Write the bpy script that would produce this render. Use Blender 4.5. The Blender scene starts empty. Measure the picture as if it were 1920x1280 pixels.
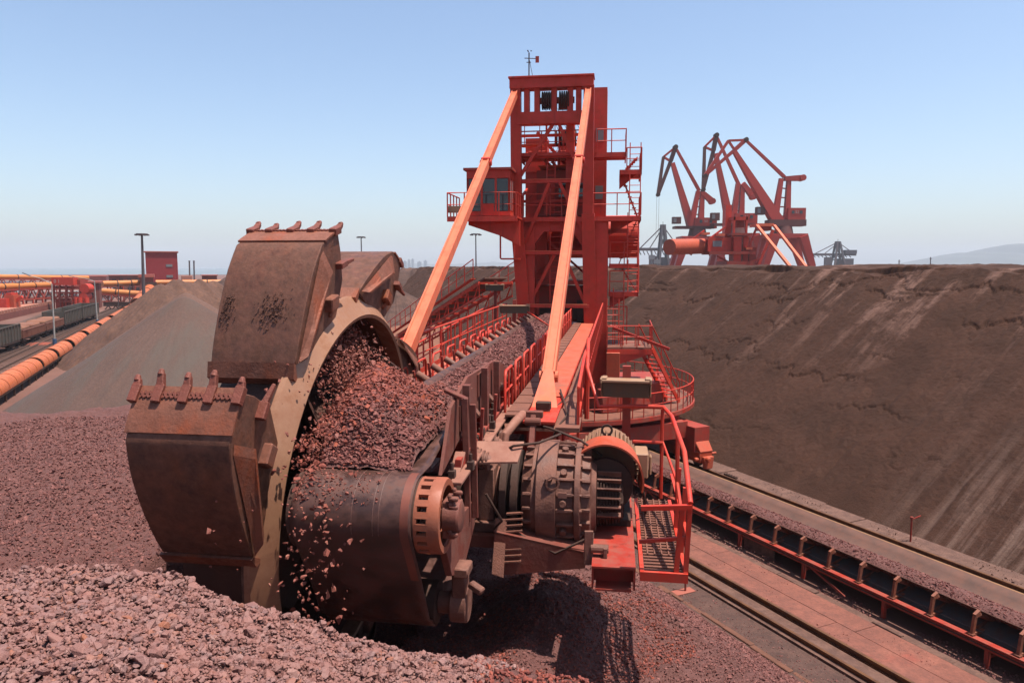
import bpy, bmesh, math, random
import numpy as np
from mathutils import Vector, Matrix
rnd = random.Random(7); nr = np.random.default_rng(7)
S = bpy.context.scene; COL = S.collection
R_ = math.radians
V = Vector
# ------------------------------------------------------------------ frames
FPX = 1350.0; TH = math.atan(140/1350); H = 10.0
AY = R_(25.246)                       # heading of the yard (rails, conveyors), left of the view axis
AB = math.atan(195/1350*math.cos(TH)) # heading of the reclaimer boom, right of the view axis
Uv = V((-math.sin(AY), math.cos(AY), 0)); Vv = V((math.cos(AY), math.sin(AY), 0))
Bv = V((math.sin(AB), math.cos(AB), 0)); Rv = V((math.cos(AB), -math.sin(AB), 0)); Zv = V((0, 0, 1)); Xv = V((1, 0, 0)); Yv = V((0, 1, 0))
def F(s, w, z): return Bv*s + Rv*w + Zv*z          # boom frame: along boom, to its right, height
def G(u, v, z): return Uv*u + Vv*v + Zv*z          # yard frame: along rails, to their right, height
def P(px, py, Y):                                   # world point of the photo's pixel at distance Y
    x = (px-960)/FPX; y = -(py-640)/FPX
    d = V((x, y*math.sin(TH)+math.cos(TH), y*math.cos(TH)-math.sin(TH)))
    return d*(Y/d.y) + V((0, 0, H))
# ------------------------------------------------------------------ noise
_perm = nr.permutation(512); _grad = nr.uniform(0, 2*np.pi, 512)
def pn(x, y):
    x = np.asarray(x, float); y = np.asarray(y, float)
    xi = np.floor(x).astype(int); yi = np.floor(y).astype(int); xf = x-xi; yf = y-yi
    def g(i, j, a, b):
        t = _grad[_perm[(_perm[i & 511]+j) & 511]]
        return np.cos(t)*a + np.sin(t)*b
    u = xf*xf*xf*(xf*(xf*6-15)+10); v = yf*yf*yf*(yf*(yf*6-15)+10)
    a = g(xi, yi, xf, yf)*(1-u) + g(xi+1, yi, xf-1, yf)*u
    b = g(xi, yi+1, xf, yf-1)*(1-u) + g(xi+1, yi+1, xf-1, yf-1)*u
    return (a*(1-v)+b*v)*1.5
def fbm(x, y, o=4):
    r = 0; a = 1.0
    for k in range(o):
        r = r + a*pn(x*2**k+17.3*k, y*2**k-9.1*k); a *= .5
    return r
def sstep(a, b, x):
    t = np.clip((x-a)/(b-a), 0, 1); return t*t*(3-2*t)
# ------------------------------------------------------------------ materials
MATS = {}; ALB = .60
def mat(name, base, alt=None, scale=2.0, rough=.6, metal=0.0, bump=0.0, bscale=30.0, dust=None, dustamt=.4, spec=.4, stretch=None, island=None, streak=None, extra=None, grain=None):
    if name in MATS: return MATS[name]
    sc_ = lambda c: None if c is None else ((c[0]*ALB, c[1]*ALB*.76, c[2]*ALB*.66) if c[0] > 1.28*c[1] else tuple(x*ALB for x in c))
    base, alt, dust = sc_(base), sc_(alt), sc_(dust)
    if streak: streak = (sc_(streak[0]),)+streak[1:]
    if island: island = [(p, sc_(c)) for p, c in island]
    m = bpy.data.materials.new(name); m.use_nodes = True; MATS[name] = m
    nt = m.node_tree; N = nt.nodes; L = nt.links
    bs = N['Principled BSDF']; bs.inputs['Roughness'].default_value = rough; bs.inputs['Metallic'].default_value = metal
    bs.inputs['Specular IOR Level'].default_value = spec
    tc = N.new('ShaderNodeTexCoord'); vec = tc.outputs['Object']
    if stretch:
        mp = N.new('ShaderNodeMapping'); mp.inputs['Rotation'].default_value = stretch[0]; mp.inputs['Scale'].default_value = stretch[1]
        L.new(vec, mp.inputs[0]); vec2 = mp.outputs[0]
    else: vec2 = vec
    def noise(v, sc, det=6, r=.6):
        n = N.new('ShaderNodeTexNoise'); n.inputs['Scale'].default_value = sc; n.inputs['Detail'].default_value = det; n.inputs['Roughness'].default_value = r
        L.new(v, n.inputs['Vector']); return n.outputs['Fac']
    def ramp(f, a, b):
        r = N.new('ShaderNodeMapRange'); r.inputs[1].default_value = a; r.inputs[2].default_value = b; r.clamp = True
        L.new(f, r.inputs[0]); return r.outputs[0]
    def mix(f, a, b):
        x = N.new('ShaderNodeMix'); x.data_type = 'RGBA'
        if hasattr(f, 'links'): L.new(f, x.inputs[0])
        else: x.inputs[0].default_value = f
        for i, c in ((6, a), (7, b)):
            if hasattr(c, 'links'): L.new(c, x.inputs[i])
            else: x.inputs[i].default_value = (*c, 1)
        return x.outputs[2]
    col = tuple(base)
    if island:                                       # every loose stone its own tone
        ge = N.new('ShaderNodeNewGeometry'); cr = N.new('ShaderNodeValToRGB')
        els = cr.color_ramp.elements
        while len(els) < len(island): els.new(.5)
        for i, (p, c) in enumerate(island): els[i].position = p; els[i].color = (*c, 1)
        L.new(ge.outputs['Random Per Island'], cr.inputs[0]); col = cr.outputs[0]
    if alt is not None: col = mix(ramp(noise(vec2, scale), .35, .65), col, tuple(alt))
    if streak:                                       # (colour, scale vector, rotation, lo, hi, strength)
        mp = N.new('ShaderNodeMapping'); mp.inputs['Scale'].default_value = streak[1]; mp.inputs['Rotation'].default_value = streak[2]
        L.new(vec, mp.inputs[0])
        f = ramp(noise(mp.outputs[0], 1.0, 5, .55), streak[3], streak[4])
        mu = N.new('ShaderNodeMath'); mu.operation = 'MULTIPLY'; L.new(f, mu.inputs[0]); mu.inputs[1].default_value = streak[5]
        col = mix(mu.outputs[0], col, streak[0])
    if dust is not None:
        f = ramp(noise(vec, 3.1, 8, .7), .42, .62)
        mu = N.new('ShaderNodeMath'); mu.operation = 'MULTIPLY'; L.new(f, mu.inputs[0]); mu.inputs[1].default_value = dustamt
        col = mix(mu.outputs[0], col, tuple(dust))
        rr = ramp(f, -.6, 1.4); mr = N.new('ShaderNodeMapRange'); mr.inputs[3].default_value = rough; mr.inputs[4].default_value = .85
        L.new(f, mr.inputs[0]); L.new(mr.outputs[0], bs.inputs['Roughness'])
    if grain: col = mix(ramp(noise(vec, grain[0], 9, .8), .36, .66), mix(grain[1], col, (.006,.004,.003)), col)
    if extra: col = extra(N, L, vec, col, mix, noise, ramp)
    if hasattr(col, 'links'): L.new(col, bs.inputs['Base Color'])
    else: bs.inputs['Base Color'].default_value = (*col, 1)
    if bump:
        b = N.new('ShaderNodeBump'); b.inputs['Strength'].default_value = bump; b.inputs['Distance'].default_value = .05
        L.new(noise(vec2, bscale, 5, .65), b.inputs['Height']); L.new(b.outputs[0], bs.inputs['Normal'])
    return m
RED = mat('red_paint', (.66,.042,.018), (.76,.058,.025), 1.3, .42, bump=.06, bscale=6, dust=(.44,.12,.075), dustamt=.45, streak=((.11,.04,.028),(5,5,.45),(0,0,0),.60,.72,.55))
REDD = mat('dull_red_paint', (.38,.038,.022), (.47,.048,.027), 1.6, .55, bump=.08, bscale=7, dust=(.30,.12,.09), dustamt=.7, streak=((.11,.04,.028),(5,5,.45),(0,0,0),.60,.72,.55))
GRIM_SHADE = mat('grimy_shaded_red', (.17,.050,.036), (.23,.06,.04), 2.5, .65, bump=.2, bscale=12, dust=(.21,.10,.075), dustamt=.7)  # dark red for grime, and for shade painted on the drive base
STAY = mat('bright_orange_paint', (.95,.25,.125), (.86,.19,.085), .7, .5, bump=.05, bscale=5, streak=((.42,.13,.075),(4,4,.30),(0,0,0),.54,.72,.6), dust=(.80,.32,.19), dustamt=.5)
STEEL = mat('worn_bucket_steel', (.27,.140,.098), (.31,.155,.105), 1.0, .44, .2, bump=.15, bscale=16, dust=(.16,.085,.062), dustamt=.55, grain=(7,.55), streak=((.33,.13,.06),(1.8,1.8,.35),(0,0,0),.54,.74,.55))
LIP = mat('rusty_lip_steel', (.31,.135,.085), (.37,.18,.125), 2.2, .5, .2, bump=.25, bscale=22, dust=(.17,.08,.06), dustamt=.7, streak=((.40,.10,.025),(2.2,2.2,.6),(0,0,0),.5,.66,.8))
TOOTH = mat('tooth_steel', (.29,.10,.075), (.22,.085,.06), 5, .55, .2, bump=.3, bscale=25)
RIM = mat('polished_rim_steel', (.50,.34,.23), (.40,.25,.165), 1.0, .36, .15, bump=.06, bscale=9, dust=(.33,.18,.11), dustamt=.7)
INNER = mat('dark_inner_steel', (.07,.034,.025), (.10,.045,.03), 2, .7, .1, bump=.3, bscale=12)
BELT = mat('rubber_belt', (.060,.038,.034), (.095,.055,.048), 1.5, .34, bump=.05, bscale=40, dust=(.17,.08,.065), dustamt=.8)
BELTD = mat('dusty_belt', (.10,.060,.048), (.15,.088,.070), 1.5, .75, bump=.08, bscale=30, dust=(.20,.11,.085), dustamt=.6)
GEAR = mat('dusty_gear_casing', (.20,.105,.080), (.145,.072,.055), 3.5, .55, .15, bump=.25, bscale=25, dust=(.34,.19,.15), dustamt=.75)
DARK = mat('greasy_black_iron', (.050,.028,.019), (.075,.040,.027), 3, .8, .0, bump=.2, bscale=20, dust=(.12,.065,.05), dustamt=.5)
MOTORT = mat('tan_motor_paint', (.34,.245,.165), (.29,.19,.12), 3, .55, dust=(.34,.17,.12), dustamt=.5, bump=.1)
ORANGE = mat('orange_paint', (.62,.12,.045), (.54,.10,.04), 1.5, .45, bump=.05, dust=(.40,.14,.09), dustamt=.5)
GRATE = mat('dusty_grating', (.27,.125,.085), (.20,.095,.07), 3, .75, bump=.4, bscale=40)
TANP = mat('dusty_plate', (.40,.235,.185), (.34,.19,.145), 2.5, .7, bump=.15, dust=(.28,.13,.1), dustamt=.6)
LAMPB = mat('lamp_housing', (.46,.34,.22), (.40,.28,.18), 3, .6, bump=.1)
LAMPG = mat('dirty_lamp_glass', (.10,.08,.055), (.14,.105,.07), 5, .25)
GLASS = mat('dark_window_glass', (.035,.035,.04), None, 1, .08, spec=.6)
GREYM = mat('galvanised_grey', (.30,.30,.30), (.24,.24,.24), 2, .5, .3)
WHITE = mat('white_paint', (.52,.49,.45), (.42,.38,.34), 2, .5)
ORES = [(0,(.17,.112,.116)),(.25,(.26,.182,.19)),(.5,(.33,.23,.235)),(.75,(.25,.14,.13)),(.9,(.39,.285,.28)),(1,(.36,.15,.08))]
STONE = mat('ore_stone', (0,0,0), (.31,.17,.155), 6, .62, bump=.3, bscale=60, island=ORES)
REDST = mat('red_ore_stone', (0,0,0), None, 6, .75, bump=.3, bscale=60, island=[(0,(.18,.050,.038)),(.4,(.28,.080,.060)),(.8,(.35,.110,.085)),(1,(.40,.10,.042))])
BENCHST = mat('bench_stone', (0,0,0), None, 6, .8, bump=.3, bscale=60, island=[(0,(.15,.066,.062)),(.3,(.21,.094,.090)),(.7,(.25,.118,.112)),(1,(.31,.16,.15))])
def ore_extra(N, L, vec, col, mix, noise, ramp):
    vo = N.new('ShaderNodeTexVoronoi'); vo.inputs['Scale'].default_value = 17; L.new(vec, vo.inputs['Vector'])
    sp = N.new('ShaderNodeSeparateColor'); L.new(vo.outputs['Color'], sp.inputs[0])
    c = mix(ramp(sp.outputs[0], 0, 1), (.055,.020,.016), (.125,.052,.046))
    return mix(.6, col, c)
ORE = mat('ore_bed', (.21,.100,.090), (.17,.07,.062), .5, .85, bump=.9, bscale=28, extra=ore_extra)
def yard_extra(N, L, vec, col, mix, noise, ramp):
    return mix(ramp(noise(vec, .05, 8, .6), .42, .6), col, (.13,.062,.045))
GROUND = mat('yard_dirt', (.15,.082,.066), (.20,.105,.082), .35, .9, bump=.4, bscale=12, extra=yard_extra)
WALK = mat('dusty_walkway', (.37,.165,.125), (.29,.125,.095), .8, .85, bump=.25, bscale=14, dust=(.22,.10,.08), dustamt=.75, grain=(12,.4), streak=((.45,.06,.04),(.25,.25,1),(0,0,-AY),.60,.68,.6))
PATH = mat('dirt_path', (.135,.085,.072), (.10,.06,.052), 1.2, .9, bump=.5, bscale=22, dust=(.20,.12,.10), dustamt=.5, grain=(14,.5))
CONC = mat('stained_concrete', (.26,.17,.14), (.20,.125,.10), 1.3, .85, bump=.25, bscale=16, dust=(.13,.075,.06), dustamt=.8, grain=(10,.45))
BROKE = mat('broken_brick_edge', (.20,.10,.065), (.15,.075,.05), 2.5, .85, bump=.5, bscale=14)
RAIL = mat('rusty_rail', (.14,.075,.045), (.25,.14,.06), 3, .5, .5, bump=.2)
SLEEP = mat('sleeper', (.10,.07,.055), (.14,.09,.07), 2, .9)
HOOD = mat('orange_hood', (.66,.225,.075), (.58,.175,.06), .9, .5, bump=.05, dust=(.38,.13,.08), dustamt=.5)
YPIPE = mat('yellow_pipe', (.72,.33,.085), (.64,.26,.07), .5, .5)
CRIM = mat('crimson_cladding', (.42,.034,.044), (.36,.030,.038), .3, .6)
DULLW = mat('dull_red_wall', (.28,.095,.075), (.22,.075,.06), .4, .8)
PINKR = mat('pale_red_roof', (.52,.17,.13), (.44,.14,.11), .6, .6)
SLAB = mat('pale_slab', (.50,.27,.205), (.44,.22,.165), .08, .85)
WAG = mat('dark_green_wagon', (.055,.060,.048), (.10,.085,.066), .8, .7, dust=(.17,.11,.085), dustamt=.6)
WAGF = mat('wagon_flat_red', (.22,.085,.06), (.28,.14,.10), .8, .8)
CRANE = mat('crane_red', (.58,.055,.03), (.47,.045,.026), .15, .55)
CRANED = mat('crane_dark', (.16,.055,.045), (.12,.05,.04), .2, .6)
FARGREY = mat('far_grey_steel', (.13,.10,.11), (.10,.085,.095), .1, .7)
PLATE0 = mat('plate_rust', (.42,.16,.12), (.36,.13,.1), 4, .8)
BLUEB = mat('bluish_return_belt', (.060,.062,.064), (.085,.078,.074), 1.2, .55, dust=(.15,.095,.078), dustamt=.7)
CITY = mat('far_city', (.35,.35,.36), None)
HILL = mat('far_hill', (.06,.075,.07), (.09,.10,.085), .002, .9)
SEA = mat('sea_water', (.22,.27,.31), None, 1, .8, spec=.1)
# ------------------------------------------------------------------ mesh helpers
def tag(o, label=None, cat=None, group=None, kind=None):
    if label: o['label'] = label
    if cat: o['category'] = cat
    if group: o['group'] = group
    if kind: o['kind'] = kind
    return o
def thing(name, loc, label, cat, group=None):
    o = bpy.data.objects.new(name, None); COL.objects.link(o); o.location = loc; o.empty_display_size = .2
    return tag(o, label, cat, group)
def attach(o, parent):
    o.parent = parent
    if parent.type == 'EMPTY': o.matrix_parent_inverse = Matrix.Translation(-V(parent.location))
def copy_tree(o, loc=None, parent=None):
    c = o.copy(); COL.objects.link(c)
    if parent: c.parent = parent
    if loc is not None: c.location = loc
    for ch in [x for x in bpy.data.objects if x.parent == o]: copy_tree(ch, None, c)
    return c
def npmesh(name, verts, tris, m, smooth=False):
    me = bpy.data.meshes.new(name); verts = np.asarray(verts, np.float32); tris = np.asarray(tris, np.int32); k = tris.shape[1]
    me.vertices.add(len(verts)); me.vertices.foreach_set('co', verts.ravel())
    me.loops.add(tris.size); me.loops.foreach_set('vertex_index', tris.ravel())
    me.polygons.add(len(tris)); me.polygons.foreach_set('loop_start', np.arange(0, tris.size, k, dtype=np.int32))
    me.polygons.foreach_set('use_smooth', np.full(len(tris), smooth))
    me.update(calc_edges=True); me.validate(); me.materials.append(m)
    o = bpy.data.objects.new(name, me); COL.objects.link(o); return o
def gridmesh(name, Pt, m, smooth=True):
    n, k, _ = Pt.shape; idx = np.arange(n*k).reshape(n, k)
    q = np.stack([idx[:-1,:-1], idx[1:,:-1], idx[1:,1:], idx[:-1,1:]], -1).reshape(-1, 4)
    o = npmesh(name, Pt.reshape(-1, 3), q, m, smooth)
    nz = np.zeros(len(o.data.polygons)*3, np.float32); o.data.polygons.foreach_get('normal', nz)
    if nz.reshape(-1, 3)[:, 2].mean() < 0: o.data.flip_normals()
    return o
class MB:
    def __init__(s): s.v = []; s.f = []
    def add(s, vs, fs):
        o = len(s.v); s.v += [V(v) for v in vs]; s.f += [tuple(i+o for i in f) for f in fs]; return s
    def hexa(s, p): return s.add(p, [(3,2,1,0),(4,5,6,7),(0,1,5,4),(1,2,6,5),(2,3,7,6),(3,0,4,7)])
    def box(s, c, d, ax=(Xv, Yv, Zv)):
        a, b, e = ax[0]*d[0]/2, ax[1]*d[1]/2, ax[2]*d[2]/2; c = V(c)
        return s.hexa([c-a-b-e, c+a-b-e, c+a+b-e, c-a+b-e, c-a-b+e, c+a-b+e, c+a+b+e, c-a+b+e])
    def fb(s, s0, s1, w0, w1, z0, z1):               # box in the boom frame
        return s.hexa([F(s0,w0,z0),F(s0,w1,z0),F(s1,w1,z0),F(s1,w0,z0),F(s0,w0,z1),F(s0,w1,z1),F(s1,w1,z1),F(s1,w0,z1)])
    def gb(s, u0, u1, v0, v1, z0, z1):               # box in the yard frame
        return s.hexa([G(u0,v0,z0),G(u0,v1,z0),G(u1,v1,z0),G(u1,v0,z0),G(u0,v0,z1),G(u0,v1,z1),G(u1,v1,z1),G(u1,v0,z1)])
    def beam(s, p, q, w, h, up=Zv, w2=None, h2=None):
        p = V(p); q = V(q); d = (q-p).normalized(); x = d.cross(up)
        if x.length < 1e-4: x = d.cross(Xv)
        x.normalize(); y = x.cross(d); w2 = w2 or w; h2 = h2 or h; r = []
        for c, a, b in ((p, w, h), (q, w2, h2)):
            r += [c-x*a/2-y*b/2, c+x*a/2-y*b/2, c+x*a/2+y*b/2, c-x*a/2+y*b/2]
        return s.hexa(r)
    def tube(s, pts, r, n=6, closed=False):
        pts = [V(p) for p in pts]; m = len(pts); rings = []; prev = None
        for i, p in enumerate(pts):
            a = pts[i-1] if i > 0 or closed else None; b = pts[(i+1) % m] if i < m-1 or closed else None
            d = ((p-a).normalized() if a is not None else V((0,0,0))) + ((b-p).normalized() if b is not None else V((0,0,0)))
            if d.length < 1e-6: d = (b-p) if b is not None else (p-a)
            d.normalize()
            x = d.cross(Zv) if abs(d.z) < .95 else d.cross(Yv)
            if prev is not None:
                x = prev - d*prev.dot(d)
            x.normalize(); prev = x; y = d.cross(x)
            rings.append([p + x*r*math.cos(2*math.pi*k/n) + y*r*math.sin(2*math.pi*k/n) for k in range(n)])
        vs = [q for g in rings for q in g]; fs = []
        for i in range(m if closed else m-1):
            j = (i+1) % m
            for k in range(n): fs.append((i*n+k, i*n+(k+1) % n, j*n+(k+1) % n, j*n+k))
        if not closed: fs += [tuple(range(n))[::-1], tuple((m-1)*n+k for k in range(n))]
        return s.add(vs, fs)
    def lathe(s, o, d, prof, n=24, closed=False, caps=True, a0=0, a1=360):
        o = V(o); d = V(d).normalized(); x = d.cross(Zv) if abs(d.z) < .9 else d.cross(Xv); x.normalize(); y = x.cross(d)
        full = abs(a1-a0) >= 360; k = n if full else n+1; m = len(prof); vs = []; fs = []
        for i in range(k):
            a = R_(a0+(a1-a0)*i/n)
            for t, r in prof: vs.append(o+d*t+(x*math.cos(a)+y*math.sin(a))*r)
        for i in range(n):
            j = (i+1) % k
            for q in range(m if closed else m-1):
                q2 = (q+1) % m; fs.append((i*m+q, j*m+q, j*m+q2, i*m+q2))
        if caps and not closed and full:
            fs += [tuple(i*m for i in range(n)), tuple(i*m+m-1 for i in range(n))[::-1]]
        if closed and not full:
            fs += [tuple(range(m)), tuple((k-1)*m+q for q in range(m))]
        return s.add(vs, fs)
    def cyl(s, p, q, r, r2=None, n=14):
        p = V(p); q = V(q); return s.lathe(p, q-p, [(0, r), ((q-p).length, r if r2 is None else r2)], n)
    def prism(s, pts, ext):
        n = len(pts); e = V(ext); vs = [V(p) for p in pts] + [V(p)+e for p in pts]
        return s.add(vs, [tuple(range(n))[::-1], tuple(range(n, 2*n))] + [(i, (i+1) % n, n+(i+1) % n, n+i) for i in range(n)])
    def build(s, name, m, parent=None, bevel=0, smooth=None, **kw):
        me = bpy.data.meshes.new(name); loc = V((0,0,0))
        vs = s.v
        if parent is None:
            lo = [min(v[i] for v in vs) for i in range(3)]; hi = [max(v[i] for v in vs) for i in range(3)]
            loc = V(((lo[0]+hi[0])/2, (lo[1]+hi[1])/2, lo[2])); vs = [v-loc for v in vs]
        me.from_pydata([tuple(v) for v in vs], [], s.f)
        bm = bmesh.new(); bm.from_mesh(me); bmesh.ops.recalc_face_normals(bm, faces=bm.faces); bm.to_mesh(me); bm.free()
        if smooth:
            me.polygons.foreach_set('use_smooth', [True]*len(me.polygons)); me.set_sharp_from_angle(angle=R_(smooth))
        me.materials.append(m); o = bpy.data.objects.new(name, me); COL.objects.link(o); o.location = loc
        if parent is not None: attach(o, parent)
        if bevel:
            b = o.modifiers.new('bevel', 'BEVEL'); b.width = bevel; b.segments = 1; b.limit_method = 'ANGLE'; b.angle_limit = R_(40)
        if kw: tag(o, **kw)
        return o
def along(path, step):
    out = []
    for a, b in zip(path[:-1], path[1:]):
        a = V(a); b = V(b); n = max(1, round((b-a).length/step))
        out += [a.lerp(b, k/n) for k in range(n)]
    return out + [V(path[-1])]
def handrail(parent, path, h=1.05, step=1.4, r=.028, mids=(.5,), closed=False, m=None, toe=False):
    b = MB(); path = [V(p) for p in path]
    b.tube([p+Zv*h for p in path], r*1.15, 6, closed)
    for k in mids: b.tube([p+Zv*h*k for p in path], r*.8, 5, closed)
    pp = path+[path[0]] if closed else path
    for p in along(pp, step)[:-1 if closed else None]: b.beam(p, p+Zv*h, r*1.8, r*1.8, Bv)
    if toe:
        for p, q in zip(path[:-1], path[1:]): b.beam(p+Zv*.07, q+Zv*.07, .012, .14)
    return b.build('handrail', m or RED, parent, smooth=50)
def ladder(parent, p, q, side, step=.3, r=.025, m=None):
    b = MB(); p = V(p); q = V(q); side = V(side)
    b.tube([p-side, q-side], r); b.tube([p+side, q+side], r)
    for k in range(1, int((q-p).length/step)):
        c = p.lerp(q, k*step/(q-p).length); b.tube([c-side, c+side], r*.7, 5)
    return b.build('ladder', m or RED, parent)
def text(parent, body, loc, xdir, up, size, m, name='lettering'):
    cu = bpy.data.curves.new(name, 'FONT'); cu.body = body; cu.size = size; cu.align_x = 'CENTER'; cu.align_y = 'CENTER'; cu.extrude = .01
    cu.materials.append(m); o = bpy.data.objects.new(name, cu); COL.objects.link(o)
    x = V(xdir).normalized(); u = V(up).normalized(); n = x.cross(u)
    o.matrix_world = Matrix(((x.x,u.x,n.x,loc[0]),(x.y,u.y,n.y,loc[1]),(x.z,u.z,n.z,loc[2]),(0,0,0,1)))
    me = bpy.data.meshes.new_from_object(o.evaluated_get(bpy.context.evaluated_depsgraph_get())); mw = o.matrix_world.copy(); bpy.data.objects.remove(o)
    me.transform(mw); o = bpy.data.objects.new(name, me); COL.objects.link(o); attach(o, parent); return o
# stones: a few angular shapes scattered as one mesh
def stone_shapes(n, pts):
    out = []
    for k in range(n):
        bm = bmesh.new()
        for _ in range(pts):
            v = V((rnd.gauss(0,1), rnd.gauss(0,1), rnd.gauss(0,1))).normalized()
            bm.verts.new(v*rnd.uniform(.90, 1.06))
        bmesh.ops.convex_hull(bm, input=bm.verts)
        bmesh.ops.delete(bm, geom=[v for v in bm.verts if not v.link_faces], context='VERTS')
        bmesh.ops.triangulate(bm, faces=bm.faces); bmesh.ops.recalc_face_normals(bm, faces=bm.faces)
        bm.verts.index_update()
        out.append((np.array([v.co[:] for v in bm.verts]), np.array([[v.index for v in f.verts] for f in bm.faces]))); bm.free()
    return out
SH_HI = stone_shapes(12, 18); SH_LO = stone_shapes(8, 8)
def scatter(name, pos, size, m, shapes, flat=.82, **kw):
    n = len(pos); which = nr.integers(0, len(shapes), n); vv = []; ff = []; off = 0
    q = nr.normal(size=(n, 4)); q /= np.linalg.norm(q, axis=1)[:, None]
    w, x, y, z = q.T
    Rm = np.stack([np.stack([1-2*(y*y+z*z), 2*(x*y-z*w), 2*(x*z+y*w)], -1), np.stack([2*(x*y+z*w), 1-2*(x*x+z*z), 2*(y*z-x*w)], -1), np.stack([2*(x*z-y*w), 2*(y*z+x*w), 1-2*(x*x+y*y)], -1)], 1)
    sc = np.stack([nr.uniform(.75, 1.35, n), nr.uniform(.75, 1.1, n), nr.uniform(.5, .95, n)], -1)*np.asarray(size)[:, None]
    for k, (sv, sf) in enumerate(shapes):
        i = np.where(which == k)[0]
        if not len(i): continue
        a = np.einsum('nij,npj->npi', Rm[i], sv[None]*sc[i][:, None, :]); a[:, :, 2] *= flat
        a += pos[i][:, None, :]
        vv.append(a.reshape(-1, 3)); ff.append((sf[None]+(np.arange(len(i))*len(sv))[:, None, None]).reshape(-1, 3)+off); off += a.shape[0]*a.shape[1]
    o = npmesh(name, np.concatenate(vv), np.concatenate(ff), m); tag(o, **kw); return o
# ================================================================== GROUND AND ORE
def sheet(name, u0, u1, v0, v1, z, m, label, n=1, jag=0.0):
    b = MB(); b.gb(u0, u1, v0, v1, z-.12, z); return b.build(name, m, None, label=label, kind='structure')
g = MB(); g.add([(-9000,-3000,-.02),(9000,-3000,-.02),(9000,9000,-.02),(-9000,9000,-.02)], [(0,1,2,3)])
g.build('ground', GROUND, None, label='red brown dirt ground of the ore yard', kind='structure')
g = MB(); g.add([(-7000,900,.15),(7000,900,.15),(7000,8900,.15),(-7000,8900,.15)], [(0,1,2,3)])
g.build('sea', SEA, None, label='distant hazy sea beyond the yard', kind='structure')
AX0, AX1 = 12.2, 6.07                                  # bucket wheel axis: along boom, height
WR = 3.4                                              # rim radius
def bed(X, Y):
    s = Bv.x*X+Bv.y*Y; w = Rv.x*X+Rv.y*Y; u = Uv.x*X+Uv.y*Y; v = Vv.x*X+Vv.y*Y
    r = np.hypot(X, Y)+1e-6; az = X/np.maximum(Y, .4*r)
    n1 = fbm(X*.25, Y*.25, 4); n2 = fbm(X*.9+5, Y*.9, 3)
    flank = (13.35-v)*.66 + .16*n1*np.clip((13.0-v)/3, 0, 1)
    bench = 5.5+.22*n1+.05*n2+.35*np.clip((-X-9)/8, 0, 1)
    floor = 3.1-.13*np.clip(s-12, -3, 18)+.35*n1 + 1.0*np.exp(-((w+1.2)/1.3)**2-((s-13.5)/2.2)**2)
    cut = sstep(-7.0, -6.35, w+.25*n1)
    base = bench*(1-cut)+floor*cut
    # arc cut by the wheel in front of it
    arc = AX1-np.sqrt(np.clip(5.0**2-(s-AX0)**2, 0, None)); arc = np.where(np.abs(s-AX0) < 5.0, arc, 9)
    base = np.where((w > -6.5) & (w < -3.8), np.minimum(base, np.maximum(arc, .9)), base)
    base = np.minimum(base, flank); base = np.minimum(base, (v+14.5)*.66)
    base = np.minimum(base, (29.6+.8*n1-Y)*.72+0*X)
    d = np.interp(az, [-1.6,-.72,-.62,-.51,-.43,-.356,-.25,-.14,-.01,.12,.25,.45,1.5], [.44,.452,.437,.452,.490,.512,.546,.566,.588,.62,.67,.75,.9])
    Yc = 4.7; zc = 10-d*Yc
    rr = Y/np.sqrt(1+0*az)
    t = Y-Yc
    hump = np.where(t < 0, zc-.13*t*np.where(az > 0, 1.0, 1), zc-.80*np.maximum(t-.12, 0)-.05*np.minimum(t,.12)) + .05*n2 + .05*n1
    hump = np.minimum(hump, flank+1.3)
    k = .25; z = np.maximum(base, hump)
    return np.maximum(z, -.04)
def fine_(X, Y): return .030*pn(X*11, Y*11)+.022*pn(X*19+3, Y*19)+.03*fbm(X*3, Y*3, 3)
ang = np.linspace(R_(-80), R_(80), 620); rad = np.concatenate([np.geomspace(.9, 9, 300), np.geomspace(9.03, 46, 330)])
A_, Q_ = np.meshgrid(ang, rad, indexing='ij'); X_ = np.sin(A_)*Q_; Y_ = np.cos(A_)*Q_
Z_ = bed(X_, Y_)
fine = np.where(Z_ > .05, 1, 0)*fine_(X_, Y_)
Z_ = np.where(Z_ > .05, Z_+fine, -.06)
gridmesh('terrain', np.stack([X_, Y_, Z_], -1), ORE)
tag(bpy.data.objects['terrain'], 'reddish purple iron ore bed being dug by the wheel', None, None, 'structure')
# loose stones on the near crest, and small ones over the bench and the flank
def crest_stones():
    n = 105000; x = nr.uniform(-5.0, 2.2, n); y = nr.uniform(2.3, 5.6, n)
    z = bed(x, y)+fine_(x, y); sz = np.clip(nr.lognormal(math.log(.0122), .46, n), .005, .05)
    return np.stack([x, y, z+.004+nr.uniform(0,.022,n)], -1), sz
p_, s_ = crest_stones()
keep = p_[:, 0]/p_[:, 1] < -.02+.10*pn(p_[:, 0]*1.5, p_[:, 1]*1.5)
scatter('gravel', p_[keep], s_[keep], STONE, SH_HI, label='pinkish grey lumps of iron ore in the foreground', kind='stuff')
n = 26000; x = nr.uniform(-1, 3.2, n); y = nr.uniform(2.6, 5.9, n); z = bed(x, y)+fine_(x, y)+nr.uniform(0,.014,n); k = x/y > -.06
scatter('rubble', np.stack([x, y, z+.008], -1)[k], np.clip(nr.lognormal(math.log(.0125), .35, n), .006, .03)[k], REDST, SH_HI, label='smaller redder ore lumps at the lower right foreground', kind='stuff')
n = 120000; rr = np.sqrt(nr.uniform(5.2**2, 24**2, n)); aa = nr.uniform(R_(-42), R_(30), n); x = np.sin(aa)*rr; y = np.cos(aa)*rr; z = bed(x, y)+fine_(x, y)
w = Rv.x*x+Rv.y*y; k = (z > .1)
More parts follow.
